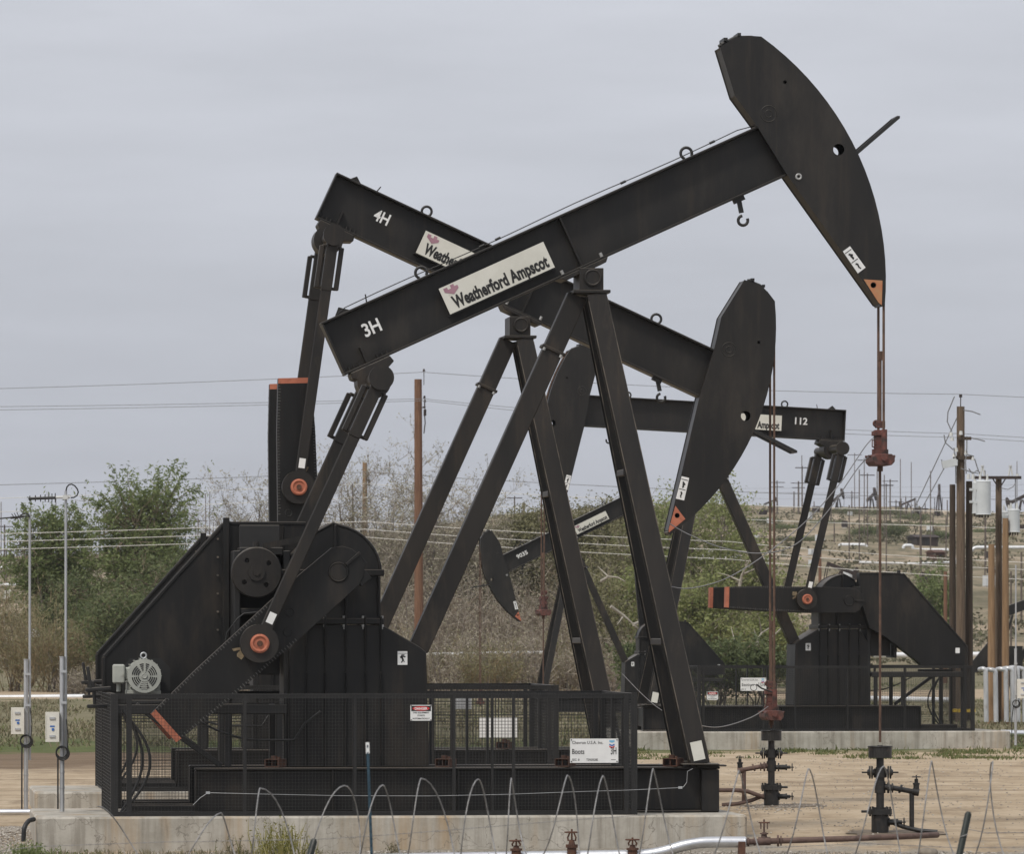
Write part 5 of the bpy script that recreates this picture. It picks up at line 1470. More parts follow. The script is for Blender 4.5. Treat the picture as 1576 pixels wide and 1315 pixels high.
mb = MB(); mb.tube([hc(1540, 752, -.3), hc(1550, 754, -.3), hc(1558, 750, -.3), hc(1562, 744, -.3)], .015, 5); mb.cyl(hc(1562, 738, -.2), hc(1562, 795, -.2), .02, n=6); mb.build('jumper_wire', M['linedark'], rC)
def transformer(label, px0, px1, y0, y1, Y):
    s = Y / F; c = P((px0 + px1) / 2, y1, Y)
    root = empty('pole_transformer', c); tag(root, label, 'transformer', 'pole transformers')
    r = (px1 - px0) * s / 2; h = (y1 - y0) * s
    mb = MB(); mb.cyl((0, 0, 0), (0, 0, h), r, n=36); mb.cyl((0, 0, h), (0, 0, h + .05), r * 1.05, r * .9, n=36); mb.ring((0, 0, .02), (0, 0, 1), r, .02, 36, 6)
    mb.box((-r - .10, -.10, h * .35), (-r + .02, .10, h * .43)); mb.box((-r - .10, -.1, h * .75), (-r + .02, .1, h * .83))
    mb.build('tank', M['transf'], root)
    for x in (-r * .5, r * .5):
        mb = MB(); mb.cyl((x, -.05, h + .04), (x, -.05, h + .26), .05, .03, n=10); mb.build('bushing', M['insul'], root)
    mb = MB()
    for k in range(4): mb.cyl((-r * .6 + r * .4 * k, -.1, -.10), (-r * .6 + r * .4 * k, -.1, .0), .03, n=6)
    mb.build('drain_fitting', M['farsteel'], root)
transformer('large pale grey transformer can between the two pole clusters', 1502.5, 1525, 742, 793, YC - .8)
transformer('pale grey transformer can behind the large one, partly hidden by it', 1496.5, 1512, 744, 791, YC + .5)
transformer('smaller pale grey transformer can low at the right edge', 1551, 1569.5, 786, 820, YC - .2)
transformer('small transformer can half hidden left of the lowest one at the right edge', 1541, 1556, 789, 821, YC + 1.0)

# ------------------------------------------------------------------ power lines
def line(label, pts, Y, r=.012, m='lineal', group='overhead wires', ends=None):
    out = []
    n = len(pts)
    for i in range(n - 1):
        sag = pts[i][2] if len(pts[i]) > 2 else 0
        (x0, y0), (x1, y1) = pts[i][:2], pts[i + 1][:2]
        for k in range(12):
            t = k / 12
            out.append(P(lerp(x0, x1, t), lerp(y0, y1, t) + sag * 4 * t * (1 - t), Y))
    out.append(P(*pts[-1][:2], Y))
    mb = MB(); mb.tube(out, r, 5)
    return tag(mb.build('power_line', M[m]), label, 'power line', group)
line('top dark wire running to the head of the tall reddish pole', [(-300, 605, 4), (651, 573, 7), (1478, 607, 3), (2000, 622)], 279, .013, 'linedark')
line('upper of two close dark wires just below the top wire', [(-300, 628, 3), (650, 614, 8), (1484, 668, 3), (2000, 690)], 279, .012, 'linedark')
line('lower of two close dark wires just below the top wire', [(-300, 634, 3), (652, 617, 10), (1490, 674, 3), (2000, 698)], 279.6, .012, 'linedark')
for k, (a, b, c, nm) in enumerate(((745, 709, 767, 'highest'), (767, 731, 788, 'second'), (788, 752, 811, 'lowest'))):
    line(f'{nm} of the three wires crossing at the height of the thin tan pole', [(-300, a + 8, 3), (563, b + (18 if k == 0 else 14), 6), (1490, c, 2), (2000, c + 18)], 399, .021, 'linedark' if k == 0 else 'lineal')
for k, (a, b, c, d, nm) in enumerate(((822, 803, 834, 866, 'highest'), (834, 815, 847, 877, 'middle'), (846, 827, 861, 892, 'lowest'))):
    line(f'{nm} of the three bright wires passing low in front of the trees', [(-300, a + 6, 3), (561, b, 3), (1120, c, 3), (1570, d, 2), (2000, d + 12)], 318, .016, 'lineal')
line('steep guy wire from the top of the tall right-hand pole', [(1473, 643), (1404, 790)], YB + .2, .02, 'linedark')
line('steep guy wire from the switchgear of the tall right-hand pole', [(1453, 721), (1415, 790)], YB - .4, .02, 'linedark')

# ------------------------------------------------------------------ pipes
def pipe(name, label, pts, r, m, group=None, n=14):
    mb = MB(); mb.tube(pts, r, n); return tag(mb.build(name, M[m]), label, 'pipe', group)
def arc_path(pts, rad=.35, k=6):
    P_ = [Vector(p) for p in pts]; out = [P_[0]]
    for i in range(1, len(P_) - 1):
        a, b, c = P_[i - 1], P_[i], P_[i + 1]
        d0 = (a - b); d1 = (c - b); r = min(rad, d0.length * .45, d1.length * .45)
        p, q = b + d0.normalized() * r, b + d1.normalized() * r
        for t in range(k + 1):
            t /= k; out.append(p * (1 - t) ** 2 + b * 2 * t * (1 - t) + q * t * t)
    out.append(P_[-1]); return out
YP = 85.5
root = empty('jacketed_pipe', P(900, 1312, YP)); tag(root, 'silver jacketed pipe along the front of the pad, rising to the right', 'pipe')
def lp(px, py, Y=YP): return P(px, py, Y) - P(900, 1312, YP)
mb = MB(); mb.tube(arc_path([lp(300, 1330), lp(640, 1322), lp(1006, 1317), lp(1068, 1297), lp(1146, 1297)], .3), .082, 18); mb.build('pipe_jacket', M['alu'], root)
mb = MB(); mb.ring(lp(1146, 1297) + Vector((.003, 0, 0)), (1, 0, 0), .06, .024, 20, 6)
mb.build('end_ring', M['alu'], root)
mb = MB(); mb.box(lp(1136, 1296) + Vector((0, -.10, 0)), lp(1147, 1320) + Vector((0, .10, 0))); mb.build('pipe_strap', M['rust'], root)
root = empty('flow_pipe', P(1300, 1290, YP)); tag(root, 'thin brown pipe lying across the dirt from the silver pipe to the right wellhead', 'pipe')
def lp(px, py, Y=YP): return P(px, py, Y) - P(1300, 1290, YP)
mb = MB(); mb.tube([lp(1147, 1297), lp(1158, 1296.5), lp(1300, 1292), lp(1390, 1288.5), lp(1442, 1286, YP + 1.0)], .044, 14)
mb.cyl(lp(1150, 1297), lp(1153, 1297), .065, n=16); mb.cyl(lp(1160, 1296), lp(1163, 1296), .06, n=16); mb.cyl(lp(1196, 1295), lp(1199, 1295), .085, n=18); mb.cyl(lp(1201, 1295), lp(1203, 1295), .075, n=18)
mb.cyl(lp(1167, 1296), lp(1186, 1295.5), .062, n=16)
mb.build('steel_pipe', M['pipebrown'], root)
mb = MB(); mb.cyl(lp(1176, 1293), lp(1176, 1282), .05, .035, n=12); mb.cyl(lp(1176, 1285), lp(1176, 1283), .062, n=12); mb.cyl(lp(1176, 1282), lp(1176, 1262), .014, n=8); mb.bar(lp(1171, 1277), lp(1171, 1266), .02, .02); mb.bar(lp(1181, 1277), lp(1181, 1266), .02, .02)
vo = mb.build('gate_valve', M['pipebrown'], root)
mb = MB(); mb.ring(lp(1176, 1267), (0, 0, 1), .075, .010, 20, 6); mb.bar(lp(1169, 1267), lp(1183, 1267), .012, .012); mb.build('hand_wheel', M['rust'], vo)
def stem_valve(label, px, py_top, py_bot, Y):
    b = P(px, py_bot, Y); root = empty('gate_valve', b); tag(root, label, 'valve', 'valves on the silver pipe')
    h = (py_bot - py_top) * Y / F
    mb = MB(); mb.cyl((0, 0, -.15), (0, 0, h * .30), .07, n=14); mb.cyl((0, 0, h * .30), (0, 0, h * .42), .09, n=14); mb.cyl((0, 0, h * .42), (0, 0, h * .6), .05, .035, n=12); mb.cyl((0, 0, h * .6), (0, 0, h), .014, n=8)
    for e in (-1, 1): mb.tube([(e * .05, 0, h * .55), (e * .06, 0, h * .68), (e * .03, 0, h * .86)], .014, 6)
    mb.build('valve_body', M['rust'], root)
    mb = MB(); mb.ring((0, 0, h * .88), (0, 0, 1), .095, .012, 24, 6); mb.bar((-.095, 0, h * .88), (.095, 0, h * .88), .015, .012); mb.bar((0, -.095, h * .88), (0, .095, h * .88), .015, .012)
    mb.build('hand_wheel', M['rust'], root)
stem_valve('rusty valve wheel at the left end of the row in front of the pad', 794.5, 1292, 1318, YP - .1)
stem_valve('tallest rusty valve wheel, in the middle of the row before the pad', 880, 1277, 1318, YP - .1)
stem_valve('rusty valve wheel at the right end of the row in front of the pad', 973.5, 1290, 1318, YP - .1)
pipe('jacketed_pipe', 'silver jacketed pipe end at the left edge beside the pad', [P(-120, 1252, 95.2), P(48, 1251, 95.2)], .052, 'alu')
pipe('conduit_pipe', 'black bent conduit at the left end of the front pad', arc_path([P(52, 1262, 87), P(44, 1264, 86.8), P(37, 1274, 86.7), P(36, 1296, 86.7)], .15), .035, 'cable')
pipe('far_pipeline', 'white pipeline on the far left beside the dirt track', [P(-200, 1077, 296), P(130, 1073, 296)], .13, 'whitepipe', 'white pipelines')
pipe('far_pipeline', 'white pipeline glimpsed through the brush right of the gearbox', [P(655, 1008, 322), P(760, 1006, 322), P(842, 1005, 322)], .10, 'whitepipe', 'white pipelines')
pipe('far_pipeline', 'white pipeline on the hillside with two square expansion loops', arc_path([P(1256, 848, 690), P(1290, 848, 690), P(1292, 839, 690), P(1333, 839, 690), P(1335, 848, 690), P(1390, 848, 690), P(1391, 840, 690), P(1404, 840, 690), P(1405, 847, 690), P(1460, 847, 690)], .6), .20, 'whitepipe', 'white pipelines', 8)
pipe('far_pipeline', 'white pipeline on the hillside behind the right-hand poles', arc_path([P(1494, 850, 690), P(1500, 843, 690), P(1590, 843, 690)], .5), .2, 'whitepipe', 'white pipelines', 8)
pipe('far_pipeline', 'white pipeline across the field low at the right, behind the guard cage', [P(1345, 1009, 330), P(1530, 1008, 330)], .16, 'whitepipe', 'white pipelines')
pipe('far_pipeline', 'white pipe run seen through the right end of the cage round pumpjack 112', [P(1340, 1076, 240), P(1480, 1078, 240)], .11, 'whitepipe', 'white pipelines')
pipe('far_pipeline', 'silver pipe lying on the grass at the right edge beyond the pale pad', [P(1540, 1129, 176), P(1640, 1131, 176)], .10, 'alu', 'white pipelines')
pipe('far_pipeline', 'thin white pipeline across the hill above the left trees', [P(-60, 872, 620), P(110, 878, 620)], .16, 'whitepipe', 'white pipelines', 8)
pipe('far_pipeline', 'second thin white pipeline at the far left above the willow brush', [P(-60, 899, 560), P(90, 902, 560)], .14, 'whitepipe', 'white pipelines', 8)
YG = 203
for i, (px, dx, top) in enumerate(((1513, 4, 1030), (1523, 9, 1031), (1540, 8, 1030), (1550, 8, 1029), (1559, 7, 1028), (1568, 8, 1029))):
    a = P(px, top, YG + i * .15); b = P(px + dx, top + 2, YG + i * .15)
    path = arc_path([P(px - 5, top + 1, YG + .6), a, b, P(px + dx + 1, 1112, YG + i * .15)], .55, 8)
    pipe('riser_pipe', 'white gooseneck riser pipe in the row by the right-hand poles' , path, .085, 'riser', 'white gooseneck riser pipes', 12)
mb = MB(); mb.box(P(1464, 1097, 200), P(1500, 1092, 200.3)); tag(mb.build('pole_guard', M['yellow']), 'yellow guard strip at the foot of the right-hand poles', 'guard')

# ------------------------------------------------------------------ vegetation
def ribbon(mb, pts, w):
    """thin flat twig: one quad per step, each its own little island"""
    for i in range(len(pts) - 1):
        a, b = pts[i], pts[i + 1]
        d = b - a
        sd = Vector((random.uniform(-1, 1), random.uniform(-.4, .4), random.uniform(-1, 1))).cross(d)
        if sd.length < 1e-6: continue
        sd.normalize()
        w0 = w[i] / 2; w1 = w[i + 1] / 2
        mb.add([a - sd * w0, a + sd * w0, b + sd * w1, b - sd * w1], [(0, 1, 2, 3)])

def twig_growth(mb, base, dirv, length, width, depth, tips, spread=.55, steps=5, kids=4, up=.12):
    pts = [Vector(base)]; d = Vector(dirv).normalized(); ws = [width]
    for i in range(steps):
        d = (d + Vector((random.gauss(0, .16), random.gauss(0, .16), random.gauss(0, .10) + up * .4))).normalized()
        pts.append(pts[-1] + d * length / steps); ws.append(width * (1 - .75 * (i + 1) / steps))
    ribbon(mb, pts, ws)
    tips.append(pts[-1])
    if depth <= 0: 
        tips.append(pts[-2]); return
    for k in range(kids):
        i = random.randint(1, steps)
        p = pts[i]
        dd = (d * .9 + Vector((random.gauss(0, spread), random.gauss(0, spread), random.gauss(0, spread * .7) + up))).normalized()
        twig_growth(mb, p, dd, length * random.uniform(.42, .68), max(.032, ws[i] * .7), depth - 1, tips, spread, max(3, steps - 1), kids, up)

def leaf_quad(mb, c, size, asp, droop=0.0):
    d = Vector((random.gauss(0, 1), random.gauss(0, 1), random.gauss(0, .8) - droop)).normalized()
    n = Vector((random.gauss(0, 1), random.gauss(0, 1), random.gauss(0, 1)))
    s = d.cross(n)
    if s.length < 1e-4: return
    s.normalize(); l = size * random.uniform(.6, 1.3)
    a, b = d * l / 2, s * l * asp / 2
    mb.add([c - a, c + b, c + a, c - b], [(0, 1, 2, 3)])

def grow_tree(name, label, px, Y, w_px, top_py, base_py=None, kind='green', group=None, density=1.0, seed=None, category='tree', dz=0.0):
    random.seed(seed if seed is not None else int(px * 7 + top_py))
    g = G(px, Y); s = Y / F
    H = (CAMZ - (top_py - HY) * s) - g.z
    W = w_px * s
    root = empty(name, g); tag(root, label, category, group)
    tw = MB(); lf = MB(); tr = MB()
    tips = []
    P_ = {'green': ('bark', 'twigbrown', 'leafgreen', .27, .34, .3), 'dark': ('bark', 'twigbrown', 'leafdark', .25, .36, .2), 'bare': ('bark', 'twig', 'leafpale', .12, .6, 0),
          'brush': ('bark', 'twig' if (int(px) % 3) else 'twigbrown', 'leafpale', .11, .5, 0), 'willow': ('bark', 'twigtan', 'leafolive', .14, .3, -.4), 'spring': ('bark', 'twig', 'leafspring', .20, .5, .1),
          'olive': ('bark', 'twig', 'leafolive', .17, .5, 0), 'purple': ('bark', 'twig', 'leafpale', .08, .5, 0)}[kind]
    # main limbs
    nl = 7 if kind in ('green', 'spring', 'bare', 'dark') else 5
    lobes = []
    shrub = kind in ('brush', 'willow', 'purple', 'olive')
    for k in range(nl):
        a = 2 * math.pi * (k + random.random() * .7) / nl
        rr = W * .5 * random.uniform(.25, .72)
        hz = H * (random.uniform(.42, .86) if k else .88)
        c = Vector((rr * math.cos(a), rr * math.sin(a) * .8, hz))
        if k == 0: c.x *= .3; c.y *= .3
        lobes.append((c, W * random.uniform(.22, .34), H * random.uniform(.15, .26)))
        b0 = Vector((random.uniform(-.25, .25), random.uniform(-.2, .2), -.1)) * (1.6 if shrub else 1)
        mid = Vector((c.x * .35, c.y * .35, hz * .45)) + Vector((random.uniform(-.3, .3), random.uniform(-.3, .3), 0))
        r0 = (.020 if not shrub else .010) * H
        tr.tube([b0, b0.lerp(mid, .5) + Vector((.1, 0, 0)), mid, mid.lerp(c, .6), c], [r0, r0 * .8, r0 * .6, r0 * .35, r0 * .12], 6)
    tr.build('trunk', M[P_[0]], root)
    if kind in ('bare', 'brush', 'willow', 'purple'):
        n = int({'bare': 62, 'brush': 26, 'willow': 34, 'purple': 40}[kind] * density)
        for k in range(n):
            if kind == 'bare':
                c, rx, rz = random.choice(lobes)
                t = random.uniform(.35, .95)
                base = Vector((c.x * t * .8, c.y * t * .8, c.z * t)) + Vector((random.gauss(0, .3), random.gauss(0, .3), 0))
                dv = Vector((c.x * .25 + random.gauss(0, 1.0), c.y * .2 + random.gauss(0, .9), random.uniform(.1, 1.5)))
                twig_growth(tw, base, dv, random.uniform(.20, .32) * H * (1.15 - base.z / H * .45), .075, 3, tips, .62, 5, 4, .10)
            else:
                a = random.uniform(0, 6.28); q = math.sqrt(random.random())
                base = Vector((W * .38 * q * math.cos(a), W * .30 * q * math.sin(a), 0))
                dv = Vector((math.cos(a) * q * .75 + random.gauss(0, .38), math.sin(a) * q * .5 + random.gauss(0, .3), 1))
                L = H * random.uniform(.5, .80) * (1 - .30 * q)
                twig_growth(tw, base, dv, L, .075, 2, tips, .75 if kind != 'willow' else .32, 5, 6, .10)
        tw.build('branches', M[P_[1]], root)
    if kind in ('green', 'dark', 'spring', 'olive'):
        for c, rx, rz in lobes:
            for k in range(int(5 * density) + 2):
                dv = Vector((random.gauss(0, 1), random.gauss(0, .8), random.uniform(-.2, 1.1)))
                twig_growth(tw, c + Vector((random.gauss(0, rx * .3), random.gauss(0, rx * .3), random.gauss(0, rz * .3))), dv, min(rx, H * .28), .05, 1, tips, .6, 4, 4, .1)
        if kind in ('spring', 'olive'):
            for k in range(int(14 * density)):
                dv = Vector((random.gauss(0, .6), random.gauss(0, .5), 1)); twig_growth(tw, Vector((random.gauss(0, W * .15), random.gauss(0, W * .12), H * random.uniform(0, .5))), dv, H * .4, .06, 2, tips, .5, 5, 3, .1)
        tw.build('branches', M[P_[1]], root)
        tw2 = MB()
        nclump = int(150 * density)
        for k in range(nclump):
            c, rx, rz = random.choice(lobes)
            while True:
                q = Vector((random.uniform(-1, 1), random.uniform(-1, 1), random.uniform(-1, 1)))
                if .35 < q.length < 1: break
            cc = c + Vector((q.x * rx * 1.1, q.y * rx, q.z * rz * 1.2))
            if kind in ('green', 'dark') and cc.z < .15 * H: cc.z = .15 * H + random.random() * .3 * H
            cs = random.uniform(.20, .40) * (1 + W * .02)
            ribbon(tw2, [c.lerp(cc, .25), c.lerp(cc, .65) + Vector((random.gauss(0, .12), random.gauss(0, .12), .1)), cc], [.07, .05, .03])
            for j in range(int(random.uniform(24, 46))):
                leaf_quad(lf, cc + Vector((random.gauss(0, cs), random.gauss(0, cs), random.gauss(0, cs * .75))), P_[3], P_[4], P_[5])
            if kind == 'green' and random.random() < .5:      # feathery spray
                dv = Vector((q.x, q.y * .5, .35 + q.z * .6)).normalized() * random.uniform(.6, 1.3)
                ribbon(tw2, [cc, cc + dv * .5 - Vector((0, 0, .09)), cc + dv - Vector((0, 0, .35))], [.04, .035, .02])
                for j in range(26):
                    t = j / 25; pp = cc + dv * t; pp.z -= .35 * t * t
                    leaf_quad(lf, pp + Vector((random.gauss(0, .07), random.gauss(0, .07), random.gauss(0, .07))), P_[3], P_[4], .4)
    if kind in ('green', 'dark', 'spring', 'olive'): tw2.build('branches', M['twigbrown' if kind in ('green', 'dark') else 'twig'], root)
    per = {'green': 3, 'dark': 3, 'spring': 4, 'olive': 5, 'bare': .9, 'brush': .6, 'willow': 2.2, 'purple': .4}[kind]
    for t in tips:
        k = int(per) + (1 if random.random() < per % 1 else 0)
        for j in range(k):
            leaf_quad(lf, t + Vector((random.gauss(0, .12), random.gauss(0, .12), random.gauss(0, .12))), P_[3], P_[4], P_[5])
    zmin = 0.0
    lf.build('crown', M[P_[2]], root)
    return root

grow_tree('tamarisk_tree', 'large feathery green tree left of the front belt guard', 226, 345, 190, 768, kind='green', density=3.3, seed=5)
grow_tree('tamarisk_tree', 'smaller feathery green tree between the two antenna masts', 88, 348, 125, 806, kind='green', density=2.4, seed=11)
for i, (px, Y, w, top) in enumerate(((150, 332, 130, 900), (222, 326, 150, 880), (290, 330, 120, 872), (110, 336, 100, 892), (190, 318, 110, 935), (265, 318, 120, 930))):
    grow_tree('dark_shrub', 'dark green shrub in the thicket under the left green trees', px, Y, w, top, kind='dark', density=1.15, group='dark shrubs under the left trees', seed=20 + i, category='shrub')
grow_tree('willow_shrub', 'tan and olive willow shrub at the left edge', 22, 326, 110, 898, kind='willow', seed=31, category='shrub', density=1.6)
grow_tree('willow_shrub', 'tan willow shrub between the left edge and the dark thicket', 84, 322, 90, 938, kind='willow', seed=32, category='shrub', density=1.3)
grow_tree('bare_shrub', 'low leafless purplish shrub between the masts and the front belt guard', 128, 300, 80, 1018, kind='purple', seed=33, category='shrub', density=1.2)
for i, (px, Y, w, top) in enumerate(((390, 352, 110, 738), (455, 356, 110, 752), (538, 350, 120, 702), (596, 356, 120, 752), (655, 346, 150, 712), (712, 352, 120, 742))):
    lab = ['grey leafless tree behind the top of the front belt guard', 'grey leafless tree just left of the thin tan pole', 'tallest twiggy tree by the thin tan pole', 'grey leafless tree between the thin tan pole and the tall reddish one',
           'broad budding tree behind the tall reddish pole', 'grey budding tree behind the rear leg of the front pumpjack'][i]
    grow_tree('bare_tree', lab, px, Y, w, top, kind='bare', seed=40 + i, density=1.4)
for i, px in enumerate(range(345, 965, 36)):
    top = [880, 868, 872, 860, 850, 842, 838, 845, 835, 842, 850, 838, 846, 858, 852, 848, 860, 850][i % 18]
    grow_tree('brush_shrub', 'grey-brown leafless shrub in the thicket behind the pumpjacks', px + (i * 13) % 17, 322 + (i * 7) % 18, 92, top + (i * 29) % 24, kind='brush', seed=60 + i, group='grey-brown shrubs of the thicket', category='shrub', density=1.0)
for i, px in enumerate(range(590, 960, 40)):
    grow_tree('brush_shrub', 'low tan shrub at the foot of the thicket behind the pumpjacks', px, 306 + (i * 5) % 9, 80, 940 + (i * 31) % 46, kind='willow' if i % 3 == 1 else 'brush', seed=90 + i, group='low shrubs at the foot of the thicket', category='shrub', density=.8)
for i, (px, w, top) in enumerate(((742, 90, 822), (768, 90, 806), (796, 86, 812), (822, 86, 796), (846, 86, 802), (872, 92, 788), (898, 88, 798), (924, 88, 792), (950, 88, 802), (976, 88, 796), (860, 90, 850), (910, 90, 856), (960, 90, 860))):
    grow_tree('pale_shrub', 'pale grey-green tall shrub standing at the back of the thicket', px, 356, w, top, kind='olive', seed=110 + i, density=1.25, group='pale tall shrubs at the back of the thicket', category='shrub')
SP = [(955, 338, 110, 822, 'olive'), (1010, 344, 120, 772, 'spring'), (1058, 340, 120, 772, 'spring'), (1108, 350, 110, 762, 'spring'), (1152, 340, 90, 838, 'spring')]
SL = ['olive tree behind the front leg of the front pumpjack', 'spring-green tree just left of the orange tip of the lowered head', 'spring-green tree under the lowered head of the second pumpjack',
      'thin-crowned spring-green tree right of the lowered head', 'short spring-green tree above the orange crank end']
for i, (px, Y, w, top, k) in enumerate(SP):
    grow_tree('cottonwood_tree', SL[i], px, Y, w, top, kind=k, seed=130 + i, density=1.15 if i != 3 else .8)
for i, (px, w, top) in enumerate(((930, 90, 900), (985, 100, 885), (1040, 100, 905), (1090, 100, 895), (1140, 100, 930), (1185, 90, 925), (1215, 70, 968))):
    grow_tree('green_shrub', 'green shrub in the thicket behind the cage of pumpjack 112', px, 312 + (i * 5) % 12, w, top, kind='spring' if i % 2 else 'olive', seed=140 + i, density=.95, group='green shrubs behind pumpjack 112', category='shrub')
for i, (px, w, top) in enumerate(((1050, 90, 1008), (1110, 90, 1000), (1165, 80, 1005), (990, 80, 1002))):
    grow_tree('green_shrub', 'low dark green shrub right behind the mesh of the cage round pumpjack 112', px, 262 + i, w, top, kind='dark', seed=150 + i, density=.8, group='low dark shrubs behind the right cage', category='shrub')
# dead bleached limbs
def dead_limbs(label, px, Y, pts_list, seed):
    random.seed(seed); root = empty('dead_tree', P(px, pts_list[0][0][1], Y)); tag(root, label, 'dead tree')
    mb = MB(); o = P(px, pts_list[0][0][1], Y)
    for pts in pts_list:
        q = [P(x, y, Y + random.uniform(-.6, .6)) - o for x, y in pts]
        n = len(q); r = .085 if len(pts) > 3 else .05
        mb.tube(q, [r * (1 - .75 * i / (n - 1)) for i in range(n)], 7)
    mb.build('trunk', M['deadwood'], root)
dead_limbs('bleached dead tree with forked limbs behind the lowered carrier bar', 1160, 285, [[(1100, 1008), (1130, 1012), (1165, 1004), (1185, 985)], [(1165, 1004), (1166, 985), (1172, 975), (1186, 966)], [(1166, 985), (1160, 968)], [(1185, 985), (1205, 965), (1225, 955)], [(1145, 1010), (1130, 985), (1125, 965)], [(1205, 965), (1210, 945)], [(1172, 975), (1168, 950)]], 1)
dead_limbs('bleached forked snag above the orange crank end of pumpjack 112', 1145, 300, [[(1138, 903), (1142, 885), (1150, 870), (1158, 855)], [(1142, 885), (1162, 876), (1178, 870)], [(1140, 895), (1120, 886), (1104, 882)], [(1150, 870), (1145, 858)]], 2)
dead_limbs('pale fallen branch slanting down behind the front legs', 965, 290, [[(940, 934), (960, 948), (980, 966), (998, 985)], [(960, 948), (950, 962)], [(975, 962), (990, 955), (1012, 935), (1030, 925)]], 3)
dead_limbs('pale arched branch in the brush right of the second front leg', 930, 310, [[(925, 895), (936, 888), (950, 889), (962, 895)], [(936, 888), (920, 872)]], 4)
grow_tree('round_bush', 'dense round green bush on the open field left of the dark poles', 1446, 420, 84, 892, kind='green', seed=160, density=1.3, category='bush')
grow_tree('round_bush', 'small olive bush on the hillside above the white expansion loops', 1372, 800, 46, 812, kind='dark', seed=161, density=.9, category='bush')
for i, (px, Y, w, top) in enumerate(((1300, 1010, 60, 786), (1365, 1000, 70, 788), (1405, 960, 60, 796), (1425, 880, 60, 812), (1335, 820, 60, 815), (1445, 780, 50, 822), (1270, 900, 50, 806), (1560, 840, 60, 815), (1520, 820, 60, 822), (1210, 860, 60, 815), (1235, 760, 50, 832), (1180, 900, 60, 800))):
    grow_tree('hill_bush', 'dark olive bush scattered on the far hillside', px, Y, w, top, kind='dark', seed=170 + i, density=.55, group='bushes on the far hillside', category='bush')

# grass and weeds nobody could count
def blades(mb, c, n, h, spread, lean=.35, w=.012):
    for k in range(n):
        b = Vector(c) + Vector((random.gauss(0, spread), random.gauss(0, spread), 0)); b.z = terrain(b.x, b.y)
        d = Vector((random.gauss(0, lean), random.gauss(0, lean), 1)).normalized(); L = h * random.uniform(.5, 1.2)
        sd = Vector((random.uniform(-1, 1), random.uniform(-.3, .3), 0)).normalized() * w
        m_ = b + d * L * .6; t = b + d * L + Vector((random.gauss(0, .25), random.gauss(0, .2), -.05)) * L * .5
        mb.add([b - sd, b + sd, m_ + sd * .7, m_ - sd * .7, t], [(0, 1, 2, 3), (3, 2, 4)])
random.seed(77)
mb = MB()
for k in range(1500):
    px = random.uniform(960, 1600); Y = random.uniform(146, 162.5) if random.random() < .8 else random.gauss(160, 2)
    if px > 1530: Y = random.uniform(140, 176)
    if mnoise.noise((px / 50.0, Y / 6.0, 2.0)) < (.12 if px < 1300 else -.02): continue
    blades(mb, G(px, Y), 5, .10, .14, .6, .014)
tag(mb.build('verge_grass', M['grass']), kind='stuff')
mb = MB()
for k in range(5200):
    px = random.uniform(-150, 1700); Y = random.uniform(166, 280)
    if mnoise.noise((px / 90.0, Y / 14.0, 5.0)) < -.05: continue
    blades(mb, G(px, Y), 7, .22, .55, .7, .022)
tag(mb.build('field_dry_grass', M['drygrass']), kind='stuff')
mb = MB()
for k in range(1500):
    px = random.uniform(-150, 1700); Y = random.uniform(160, 285) if k % 2 else random.uniform(336, 380)
    if mnoise.noise((px / 70.0, Y / 12.0, 15.0)) < .05: continue
    blades(mb, G(px, Y), 7, .17, .5, .7, .024)
tag(mb.build('field_grass', M['grass']), kind='stuff')
mb = MB()
for k in range(5200):       # far scrub clinging to the hill
    px = random.uniform(-200, 1800); Y = random.uniform(430, 1080)
    if mnoise.noise((px / 110.0, Y / 60.0, 25.0)) < -.02: continue
    g = G(px, Y); sz = random.uniform(.4, 1.1)
    for j in range(14):
        leaf_quad(mb, g + Vector((random.gauss(0, sz * .7), random.gauss(0, sz * .7), abs(random.gauss(0, sz * .45)))), .42, .7)
tag(mb.build('hill_scrub', M['leafscrub']), kind='stuff')
mb = MB()
for k in range(2200):
    px = random.uniform(-200, 1800); Y = random.uniform(390, 900)
    if mnoise.noise((px / 80.0, Y / 50.0, 35.0)) < .05: continue
    g = G(px, Y); sz = random.uniform(.3, .8)
    for j in range(7):
        leaf_quad(mb, g + Vector((random.gauss(0, sz * .7), random.gauss(0, sz * .7), abs(random.gauss(0, sz * .35)))), .5, .7)
tag(mb.build('hill_dry_scrub', M['drygrass']), kind='stuff')
# weeds by the front pad
def weed_clump(label, px, Y, n, h, spread, m='weed'):
    mb = MB(); g = G(px, Y); random.seed(int(px))
    for k in range(n):
        b = Vector((random.gauss(0, spread), random.gauss(0, spread * .7), -.02)); d = Vector((random.gauss(0, .28), random.gauss(0, .25), 1)).normalized(); L = h * random.uniform(.35, 1.15)
        sd = Vector((random.uniform(-1, 1), random.uniform(-.3, .3), 0)).normalized() * .006
        m1 = b + d * L * .6; t = b + d * L + Vector((random.gauss(0, .15), random.gauss(0, .1), 0)) * L * .5
        mb.add([b - sd, b + sd, m1 + sd, m1 - sd, t], [(0, 1, 2, 3), (3, 2, 4)])
        for j in range(5):
            leaf_quad(mb, b.lerp(t, random.uniform(.3, 1.0)) + Vector((random.gauss(0, .02), random.gauss(0, .02), 0)), .05, .35, -.5)
    o = mb.build('weed_plant', M[m]); o.location = g; tag(o, label, 'weed')
weed_clump('tall yellow-green weed clump in front of the pad below the gearbox', 432, 84.0, 120, .62, .20)
weed_clump('leafy green weed at the left end of the front pad', 45, 84.3, 110, .27, .14, 'leafgreen')
weed_clump('thin dry weed at the foot of the pad left of the tall clump', 362, 84.6, 26, .35, .10, 'drygrass')
weed_clump('small sprout against the pad right of the blue post', 608, 86.4, 14, .22, .04, 'drygrass')
